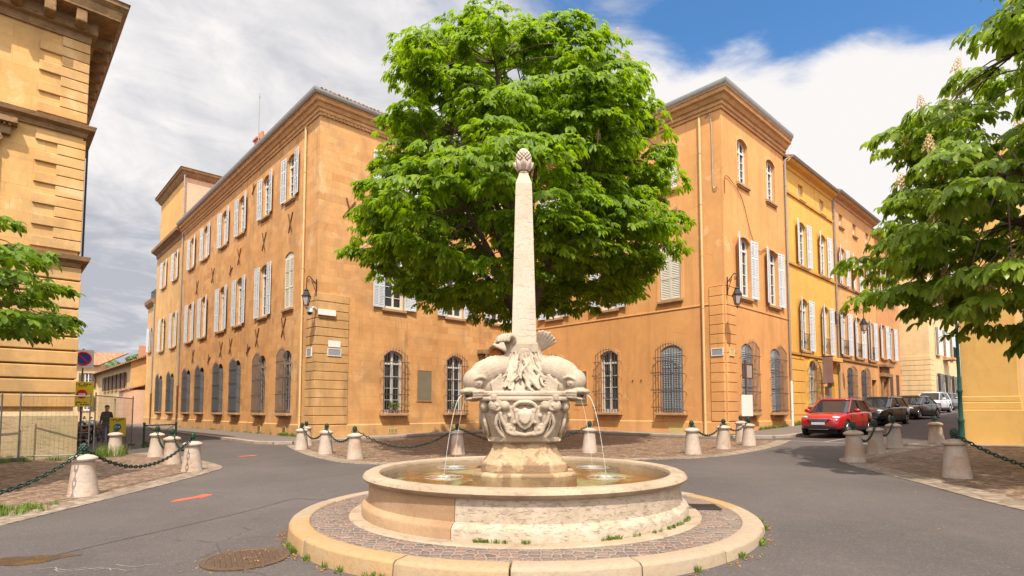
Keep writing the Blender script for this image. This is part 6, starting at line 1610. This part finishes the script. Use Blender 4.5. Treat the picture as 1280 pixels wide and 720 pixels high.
# ---------------------------------------------------------------- vegetation
def mesh_np(name, V, F, mat, smooth=False):
    me = bpy.data.meshes.new(name); nV = len(V); nF = len(F); k = F.shape[1]
    me.vertices.add(nV); me.vertices.foreach_set('co', V.astype(np.float32).ravel())
    me.loops.add(nF*k); me.loops.foreach_set('vertex_index', F.astype(np.int32).ravel())
    me.polygons.add(nF); me.polygons.foreach_set('loop_start', np.arange(0, nF*k, k, dtype=np.int32)); me.polygons.foreach_set('loop_total', np.full(nF, k, dtype=np.int32))
    me.materials.append(M[mat]); me.update(calc_edges=True); me.validate()
    if smooth: me.shade_smooth()
    return me
def leaves_np(P, D, rng, size, nl=7, broad=.42, droop=.55):
    """palmate compound leaves: P petiole ends, D outward directions; leaflets fan out and hang"""
    n = len(P); up = np.array([0, 0, 1.])
    D = D/np.linalg.norm(D, axis=1, keepdims=True)
    # leaf-plane normal: up, leaning outwards
    Nn = up+D*rng.uniform(.15, .9, (n, 1))+rng.normal(0, .28, (n, 3)); Nn /= np.linalg.norm(Nn, axis=1, keepdims=True)
    A = D-Nn*(D*Nn).sum(1, keepdims=True); A /= np.linalg.norm(A, axis=1, keepdims=True)+1e-9
    B = np.cross(Nn, A)
    th = np.linspace(-2.0, 2.0, nl); ln = np.cos(th*.42)**1.3
    sz = size*rng.uniform(.7, 1.25, n)
    VV = []
    for t, l in zip(th, ln):
        tt = t+rng.normal(0, .09, n)
        L_ = (sz*l*rng.uniform(.85, 1.12, n))[:, None]
        d = A*np.cos(tt)[:, None]+B*np.sin(tt)[:, None]
        s = np.cross(Nn, d)
        dr = (droop*rng.uniform(.5, 1.5, n))[:, None]
        g = -up*L_*dr
        w = L_*broad*.5
        b = P
        c1 = P+d*L_*.34+g*.08; c2 = P+d*L_*.68+g*.38; c3 = P+d*L_*.88+g*.72; tip = P+d*L_*.98+g*1.0
        fold = Nn*L_*.06
        VV.append(np.stack([b, c1+s*w*.45+fold, c2+s*w+fold, c3+s*w*.72+fold, tip, c3-s*w*.72+fold, c2-s*w+fold, c1-s*w*.45+fold, c1, c2, c3], 1))
    V = np.stack(VV, 1).reshape(-1, 3); k = len(V)//11; o = np.arange(k)[:, None]*11
    F = np.concatenate([o+np.array(q)[None] for q in ([0, 8, 1, 1], [8, 9, 2, 1], [9, 10, 3, 2], [10, 4, 3, 3], [0, 7, 8, 8], [8, 7, 6, 9], [9, 6, 5, 10], [10, 5, 4, 4])])
    return V, F
def tri_quads(name, V, F, mat):
    """quads with repeated corner -> triangles"""
    me = bpy.data.meshes.new(name); tri = F[:, 2] == F[:, 3]
    T = F[tri][:, :3]; Q = F[~tri]
    me.vertices.add(len(V)); me.vertices.foreach_set('co', V.astype(np.float32).ravel())
    li = np.concatenate([T.ravel(), Q.ravel()]).astype(np.int32); me.loops.add(len(li)); me.loops.foreach_set('vertex_index', li)
    nf = len(T)+len(Q); me.polygons.add(nf)
    ls = np.concatenate([np.arange(len(T))*3, len(T)*3+np.arange(len(Q))*4]).astype(np.int32); lt = np.concatenate([np.full(len(T), 3), np.full(len(Q), 4)]).astype(np.int32)
    me.polygons.foreach_set('loop_start', ls); me.polygons.foreach_set('loop_total', lt)
    me.materials.append(M[mat]); me.update(calc_edges=True)
    return me
def tree(name, label, x, y, prof, seed, nclump, per, size, cl_r, trunk_r, fork_z, mat, limbs=8, nl=7, broad=.42, droop=.55, inner=.3, blossoms=0, cx=0., cy=0., lean=(0, 0), flat=.55, group=None, bl_s=1., wav=1., zj=.12, drift=None):
    """prof: list of (z, crown radius) above ground; clumps of leaves on and inside that uneven envelope"""
    rng = np.random.default_rng(seed); z0 = gz(x, y)
    root = tag(empty(name, (x, y, z0)), label, 'tree', group)
    zs = np.array([p[0] for p in prof]); rs = np.array([p[1] for p in prof])
    ph = rng.uniform(0, 6.28, 6)
    def rad(z, a):
        w = 1+wav*(.09*np.sin(2*a+ph[0])+.08*np.sin(3*a+ph[1]+z*.35)+.07*np.sin(5*a+ph[2]-z*.8)+.05*np.sin(7*a+ph[3]+z*1.3)+.05*np.sin(9*a+ph[4]-z*2.1))
        return np.interp(z, zs, rs)*w
    # sample clump centres by area
    zz = np.linspace(zs[0], zs[-1], 300); wgt = np.interp(zz, zs, rs)+.4; wgt /= wgt.sum()
    C = []; O = []
    tries = 0; mind = cl_r*.62
    while len(C) < nclump and tries < nclump*60:
        tries += 1
        z = rng.choice(zz, p=wgt)+rng.normal(0, zj); a = rng.uniform(0, 2*math.pi)
        f = rng.uniform(.86, 1.03) if rng.random() > inner else rng.uniform(.35, .86)
        r = rad(z, a)*f; z_ = z
        c = np.array([cx+(np.interp(z, drift[0], drift[1]) if drift else 0)+r*math.cos(a), cy+r*math.sin(a), z_])
        if C and np.min(np.linalg.norm(np.array(C)-c, axis=1)) < mind: continue
        C.append(c); O.append(np.array([math.cos(a), math.sin(a), .15+.9*(z-np.interp(.5, [0, 1], [zs[0], zs[-1]]))/(zs[-1]-zs[0])]))
    C = np.array(C); O = np.array(O)
    # limbs
    mb = MB(); top = zs[-1]*.86
    bl = Vector((lean[0], lean[1], 0))
    fork = Vector((bl.x*.4, bl.y*.4, fork_z))
    mb.tube(curve_pts3([(0, 0, -.2), (0, 0, .15), bl*.15+Vector((0, 0, fork_z*.5)), fork]), [trunk_r*1.5]+[trunk_r*1.18]*3+[trunk_r]*3+[trunk_r*.9]*2+[trunk_r*.85]*12, 14)
    ends = []
    for k in range(limbs):
        a = 2*math.pi*(k+rng.uniform(-.25, .25))/limbs; hz = zs[0]+(top-zs[0])*(.30+.68*((k*.618) % 1)); rr = rad(hz, a)*(.80 if k % 3 else .45)
        e = Vector((cx+rr*math.cos(a), cy+rr*math.sin(a), hz)); mid = fork*.55+e*.45+Vector((math.cos(a), math.sin(a), 0))*(-.1)+Vector((0, 0, .35))
        q = fork*.85+e*.15+Vector((0, 0, .25))
        pts = curve_pts3([fork-Vector((0, 0, .3)), q, mid, e*.8+mid*.2+Vector((0, 0, .2)), e], 5); r0 = trunk_r*(.62 if k % 2 else .5)
        mb.tube(pts, [max(.018, r0*(1-.9*i/(len(pts)-1))) for i in range(len(pts))], 9); ends.append(pts)
    LP = np.array([[*p] for pts in ends for p in pts[4:]])
    for c in C:
        j = np.argmin(np.linalg.norm((LP-c)*np.array([1, 1, 1.25]), axis=1)); p = Vector(LP[j]); e = Vector(c); m_ = (p+e)/2+Vector((0, 0, .12*(e-p).length))
        mb.tube(curve_pts3([p, m_, e], 3), [.024, .021, .018, .016, .013, .010, .007], 5, False)
    mb.build('trunk', 'bark', root, smooth=60)
    # leaf sprays: dome-shaped clumps, leaves on the outside hanging outwards
    n = len(C); k = per
    ci = np.repeat(np.arange(n), k); m = len(ci); s_ = rng.uniform(.65, 1.3, n)[ci]*cl_r
    u = rng.normal(0, 1, (m, 3)); u /= np.linalg.norm(u, axis=1, keepdims=True); u[:, 2] = np.abs(u[:, 2])*1.0-.25
    P = C[ci]+u*np.array([1, 1, flat])*(s_*rng.uniform(.55, 1.05, m)**.6)[:, None]
    D = u*np.array([1, 1, .3])+O[ci]*.55+rng.normal(0, .15, (m, 3))
    V, F = leaves_np(P, D, rng, size, nl, broad, droop)
    link('crown', tri_quads('crown', V, F, mat), root)
    if blossoms:
        def cone():
            b = MB(); r2 = random.Random(2)
            b.tube([(0, 0, -.22), (0, 0, .24)], .008, 4, False)
            for i in range(46):
                t = (i+.5)/46; rr = .052*(1-t)**.7+.006; a = i*2.4; q = Vector((rr*math.cos(a), rr*math.sin(a), .03+.23*t)); s = .030*(1-.45*t)
                d = Vector((math.cos(a), math.sin(a), .6)).normalized(); e = d.orthogonal().normalized()*s; f = d.cross(e)
                b.add([q-e*.7, q+d*s*1.4+f, q+e*.7+d*s*.5, q+d*s*.6-f], [(0, 1, 2, 3)])
            return b.build('blossom', 'blossom', recalc=False)
        me = mesh_of(('bl',), cone)
        idx = rng.permutation(n)[:blossoms]
        for i in idx:
            sc = rng.uniform(.75, 1.2)*bl_s; p = C[i]+O[i]*np.array([1, 1, 0])*cl_r*.40+np.array([0, 0, cl_r*flat*.70])
            link('blossom', me, root, mw=Matrix.Translation(p)@Matrix.Rotation(rng.uniform(-.2, .2), 4, 'X')@Matrix.Rotation(rng.uniform(-.2, .2), 4, 'Y')@Matrix.Scale(sc, 4))
    return root
tree('chestnut_tree', 'large chestnut tree in full leaf standing behind the fountain', .40, 20.3,
     [(5.1, 2.0), (5.7, 4.1), (6.4, 5.35), (7.2, 5.75), (8.2, 5.2), (9.4, 4.7), (10.8, 4.8), (11.8, 4.7), (12.8, 4.1), (13.7, 3.2), (14.6, 2.3), (15.1, 1.5), (15.7, .5)], 5, 510, 38, .225, .76, .36, 4.3, 'leaf_chestnut', 15, 7, .46, .5, .24, 22, cx=-.35, lean=(.2, 0), bl_s=1.1, zj=.3, wav=1.15, drift=((7.5, 9.5, 12, 14, 16), (0, .55, .5, -.4, -1.0)))
tree('near_chestnut_tree', 'chestnut tree with pink blossom candles leaning in at the right', 13.4, 9.6,
     [(2.75, 2.6), (3.1, 4.3), (3.7, 4.75), (4.4, 5.0), (5.2, 5.05), (6.1, 4.85), (7.0, 4.6), (7.9, 4.3), (8.8, 3.8), (9.8, 2.7), (10.7, 1.2)], 8, 560, 31, .19, .56, .34, 2.6, 'leaf_near', 20, 7, .54, .66, .36, 170, flat=.5, wav=1.7, zj=.2, bl_s=1.45)
tree('left_tree', 'bright green broadleaf tree reaching in at the left edge', -14.4, 10.6,
     [(2.6, 1.6), (3.0, 3.4), (3.7, 4.2), (4.6, 4.1), (5.4, 3.6), (6.2, 3.0), (6.9, 2.2), (7.6, .9)], 12, 330, 28, .185, .55, .26, 2.2, 'leaf_left', 8, 5, .62, .45, .3, flat=.5)
tree('round_tree', 'round green tree rising behind the low tiled house', -50.5, 82.0, [(3, 2), (4, 4.5), (6, 5.2), (8, 5.0), (9.4, 3.8), (10.4, 2.1), (11.0, .6)], 21, 150, 14, .5, 1.0, .35, 3, 'leaf_far', 6, 5, .6, .3, .2)
tree('grey_green_tree', 'small greyish tree beyond the chimneys of the low house', -64.0, 86.0, [(4, 2), (6, 3.2), (8, 3.3), (9.2, 2), (10, .5)], 22, 70, 14, .5, 1.0, .3, 3, 'leaf_far', 5, 5, .6, .3, .2)
def grass():
    rg = random.Random(9); mb = MB()
    def tuft(x, y, n, r, h_, z=None):
        z = gz(x, y)+.01 if z is None else z
        for k in range(n):
            a = rg.uniform(0, 6.28); d = rg.uniform(0, r); p = Vector((x+d*math.cos(a), y+d*math.sin(a), z)); t = rg.uniform(0, 6.28); w = Vector((math.cos(t), math.sin(t), 0))*.006; l = Vector((math.cos(t+1.3), math.sin(t+1.3), 0))*h_*rg.uniform(.1, .7); hh = h_*rg.uniform(.5, 1.1)
            mb.add([p-w, p+w, p+w*.7+l*.4+Vector((0, 0, hh*.6)), p+l+Vector((0, 0, hh)), p-w*.7+l*.4+Vector((0, 0, hh*.6))], [(0, 1, 2, 3, 4)])
    for k in range(46): tuft(-8.1+rg.gauss(0, .42), 8.75+rg.gauss(0, .42), 26, .12, .10)
    for k in range(26):
        t = rg.random(); tuft(-13.8-1.9*t+rg.uniform(-.2, .2), 18.3-1.8*t+rg.uniform(-.1, .1), 16, .12, .16)
    for k in range(24): tuft(-13.55+rg.gauss(0, .25), 18.9+rg.gauss(0, .35), 24, .14, .42)
    for k in range(14): tuft(-15.2+rg.gauss(0, .25), 23.6+rg.gauss(0, .3), 18, .14, .22)
    for k in range(60):
        q = rg.uniform(.3, 5.5)*(.4+.6*rg.random()); p = FLF@Vector((-q, -.09, 0)); tuft(p.x, p.y, 18, .09, .2, gz(p.x, p.y)+.1)
    for k in range(30): q = rg.uniform(6, 34); p = FLF@Vector((-q, -.09, 0)); tuft(p.x, p.y, 14, .1, .16, gz(p.x, p.y)+.1)
    for k in range(46): q = rg.uniform(3.0, 6.6); p = FRF@Vector((q, -.09, 0)); tuft(p.x, p.y, 18, .09, .22, gz(p.x, p.y)+.1)
    for k in range(20): q = rg.uniform(7.2, 8.2); p = FRF@Vector((q, -.12, 0)); tuft(p.x, p.y, 18, .1, .3, gz(p.x, p.y)+.1)
    for k in range(34):
        a = R(rg.choice([-150, -146, -138, -128, -118, -60, -45, -33, -20, -12])+rg.uniform(-2.5, 2.5)); r = 3.115; tuft(FC.x+r*math.cos(a), FC.y+r*math.sin(a), 12, .035, .075, gz(FC.x+r*math.cos(a), FC.y+r*math.sin(a)))
    for k in range(40):
        a = R(rg.choice([-104, -101, -97, -92, -70, -66, -58, -50, -42, -36, -30, -25])+rg.uniform(-2, 2)); r = 2.235; tuft(FC.x+r*math.cos(a), FC.y+r*math.sin(a), 10, .03, .05, .14)
    mb.build('grass', 'grass_blade', kind='stuff', recalc=False)
grass()

def litter():
    rg = random.Random(31); mb = MB()
    def bit(x, y, z, s):
        t = rg.uniform(0, 6.28); u = Vector((math.cos(t), math.sin(t), rg.uniform(-.2, .5)))*s; w = Vector((-math.sin(t), math.cos(t), rg.uniform(-.2, .4)))*s*.5; p = Vector((x, y, z+.008))
        mb.add([p-u, p+w, p+u, p-w+Vector((0, 0, s*.3))], [(0, 1, 2, 3)])
    for k in range(330):
        a = R(rg.choice([-165, -160, -152, -140, -128, -112, -100, -64, -48, -30, -15])+rg.gauss(0, 3.5)); r = 3.125+abs(rg.gauss(0, .045)); x, y = FC.x+r*math.cos(a), FC.y+r*math.sin(a); bit(x, y, gz(x, y), rg.uniform(.008, .022))
    for k in range(120):
        a = rg.uniform(0, 6.28); r = .43+abs(rg.gauss(0, .05)) if k % 3 else rg.uniform(0, .4); x, y = -2.79+r*math.cos(a), 5.98+r*math.sin(a); bit(x, y, gz(x, y)+(.012 if r < .4 else 0), rg.uniform(.006, .018))
    for k in range(150): x, y = rg.uniform(-8, 8), rg.uniform(5, 17); bit(x, y, gz(x, y)+.01, rg.uniform(.008, .02))
    mb.build('fallen_leaves', 'dead_leaf', kind='stuff', recalc=False)
litter()

# ---------------------------------------------------------------- sky, sun, camera
def world():
    w = bpy.data.worlds.new('World'); SC.world = w; w.use_nodes = True; t = w.node_tree; t.nodes.clear()
    n = t.nodes.new; l = t.links.new
    out = n('ShaderNodeOutputWorld'); bg = n('ShaderNodeBackground'); bg.inputs[1].default_value = .10; l(bg.outputs[0], out.inputs[0])
    sky = n('ShaderNodeTexSky'); sky.sky_type = 'NISHITA'; sky.sun_disc = False; sky.sun_elevation = R(58); sky.sun_rotation = R(SUN_AZ); sky.air_density = 1.1; sky.dust_density = .4; sky.ozone_density = 2.2
    tc = n('ShaderNodeTexCoord'); sep = n('ShaderNodeSeparateXYZ'); l(tc.outputs['Generated'], sep.inputs[0])
    def mth(op, a, b=0., c=None, clamp=False):
        m = n('ShaderNodeMath'); m.operation = op; m.use_clamp = clamp
        for i, v in enumerate((a, b) if c is None else (a, b, c)):
            if isinstance(v, (int, float)): m.inputs[i].default_value = v
            else: l(v, m.inputs[i])
        return m.outputs[0]
    zc = mth('ADD', mth('MAXIMUM', sep.outputs[2], 0.0), .16)
    cmb = n('ShaderNodeCombineXYZ'); l(mth('DIVIDE', sep.outputs[0], zc), cmb.inputs[0]); l(mth('DIVIDE', sep.outputs[1], zc), cmb.inputs[1]); cmb.inputs[2].default_value = 0
    def nz(scale, detail, rough, dist, off=(0, 0, 0), stretch=(1, 1, 1)):
        mp = n('ShaderNodeMapping'); l(cmb.outputs[0], mp.inputs[0]); mp.inputs['Location'].default_value = off; mp.inputs['Scale'].default_value = stretch
        x = n('ShaderNodeTexNoise'); l(mp.outputs[0], x.inputs['Vector']); x.inputs['Scale'].default_value = scale; x.inputs['Detail'].default_value = detail; x.inputs['Roughness'].default_value = rough; x.inputs['Distortion'].default_value = dist
        return x.outputs['Fac']
    def smooth(v, a, b):
        m = n('ShaderNodeMapRange'); m.interpolation_type = 'SMOOTHSTEP'; l(v, m.inputs[0]); m.inputs[1].default_value = a; m.inputs[2].default_value = b; return m.outputs[0]
    def near(d, r0, r1):
        """1 close to sky direction d, 0 beyond r1"""
        v = Vector(d).normalized(); x = n('ShaderNodeVectorMath'); x.operation = 'DOT_PRODUCT'; l(tc.outputs['Generated'], x.inputs[0]); x.inputs[1].default_value = v
        return smooth(x.outputs['Value'], math.cos(R(r1)), math.cos(R(r0)))
    base = nz(1.05, 9, .58, .35, (3.1, 1.7, 0)); fine = nz(3.2, 8, .6, .5, (7, 2, 0), (1, 1.5, 1))
    v = mth('ADD', mth('MULTIPLY', base, .55), mth('MULTIPLY', fine, .45))
    # clear window high on the right, broken thin cloud above the tree
    v = mth('ADD', v, .17)
    for d, r0, r1, k in CLEAR: v = mth('SUBTRACT', v, mth('MULTIPLY', near(d, r0, r1), k))
    for d, r0, r1, k in THICK: v = mth('ADD', v, mth('MULTIPLY', near(d, r0, r1), k))
    mask = smooth(v, .44, .63)
    shade = mth('ADD', mth('MULTIPLY', nz(1.5, 8, .6, .6, (1.2, 5.5, 0)), .55), mth('MULTIPLY', nz(3.6, 8, .62, .8, (4.2, 2.5, 0)), .45))
    ramp = n('ShaderNodeValToRGB'); cr = ramp.color_ramp; cr.elements[0].position = .36; cr.elements[0].color = (3.3, 3.4, 3.8, 1); cr.elements[1].position = .60; cr.elements[1].color = (6.3, 6.1, 6.0, 1)
    sh = shade
    for d, r0, r1, k in DARK: sh = mth('SUBTRACT', sh, mth('MULTIPLY', near(d, r0, r1), k))
    for d, r0, r1, k in BRIGHT: sh = mth('ADD', sh, mth('MULTIPLY', near(d, r0, r1), k))
    l(sh, ramp.inputs[0])
    hs = n('ShaderNodeHueSaturation'); hs.inputs['Saturation'].default_value = 1.25; hs.inputs['Value'].default_value = 1.3; l(sky.outputs[0], hs.inputs['Color'])
    mx = n('ShaderNodeMix'); mx.data_type = 'RGBA'; l(mask, mx.inputs[0]); l(hs.outputs[0], mx.inputs[6]); l(ramp.outputs[0], mx.inputs[7])
    # the sky is brighter towards the sun, behind the camera
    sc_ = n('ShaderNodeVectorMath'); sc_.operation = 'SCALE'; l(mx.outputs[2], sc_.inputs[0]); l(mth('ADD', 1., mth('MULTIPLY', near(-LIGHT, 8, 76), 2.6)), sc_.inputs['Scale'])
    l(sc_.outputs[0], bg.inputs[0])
def pix_dir(px, py, f=700., p=R(3.5)):
    ppy = 512-f*math.tan(p); x = (px-640)/f; y = -(py-ppy)/f
    return (x, math.cos(p)-math.sin(p)*y, math.sin(p)+math.cos(p)*y)
CLEAR = [(pix_dir(1060, -10), 4, 13, .23), (pix_dir(1160, -40), 4, 12, .20), (pix_dir(930, 30), 3, 10, .11), (pix_dir(760, -20), 3, 14, .11), (pix_dir(480, -10), 2, 12, .06), (pix_dir(960, 110), 1, 5, .08)]
THICK = [(pix_dir(1030, 200), 6, 15, .34), (pix_dir(180, 180), 8, 30, .22), (pix_dir(1120, 150), 3, 9, .1)]
DARK = [(pix_dir(150, 380), 3, 13, .13)]
BRIGHT = [(pix_dir(1050, 190), 6, 22, .35), (pix_dir(190, 60), 4, 18, .06)]
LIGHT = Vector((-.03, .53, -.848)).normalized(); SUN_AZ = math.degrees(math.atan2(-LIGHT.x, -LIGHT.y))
world()
sl = bpy.data.lights.new('sun', 'SUN'); sl.energy = 4.4; sl.angle = R(.55); sl.color = (1, .90, .74)
so = bpy.data.objects.new('sun', sl); COL.objects.link(so); so.rotation_euler = LIGHT.to_track_quat('-Z', 'Y').to_euler(); so.location = (0, -10, 40)
cd = bpy.data.cameras.new('camera'); cam = bpy.data.objects.new('camera', cd); COL.objects.link(cam); SC.camera = cam
cam.location = (0, 0, 1.5); cam.rotation_euler = (R(93.5), 0, 0); cd.lens = 700/1280*36; cd.sensor_width = 36; cd.shift_y = .0853; cd.clip_end = 2000; cd.clip_start = .05
vs = SC.view_settings; vs.view_transform = 'Standard'; vs.look = 'None'; vs.exposure = .62; vs.gamma = 1; vs.use_curve_mapping = False
SC.render.resolution_x = 1024; SC.render.resolution_y = 576
SC.cycles.max_bounces = 6; SC.cycles.transparent_max_bounces = 12; SC.cycles.caustics_reflective = False; SC.cycles.caustics_refractive = False
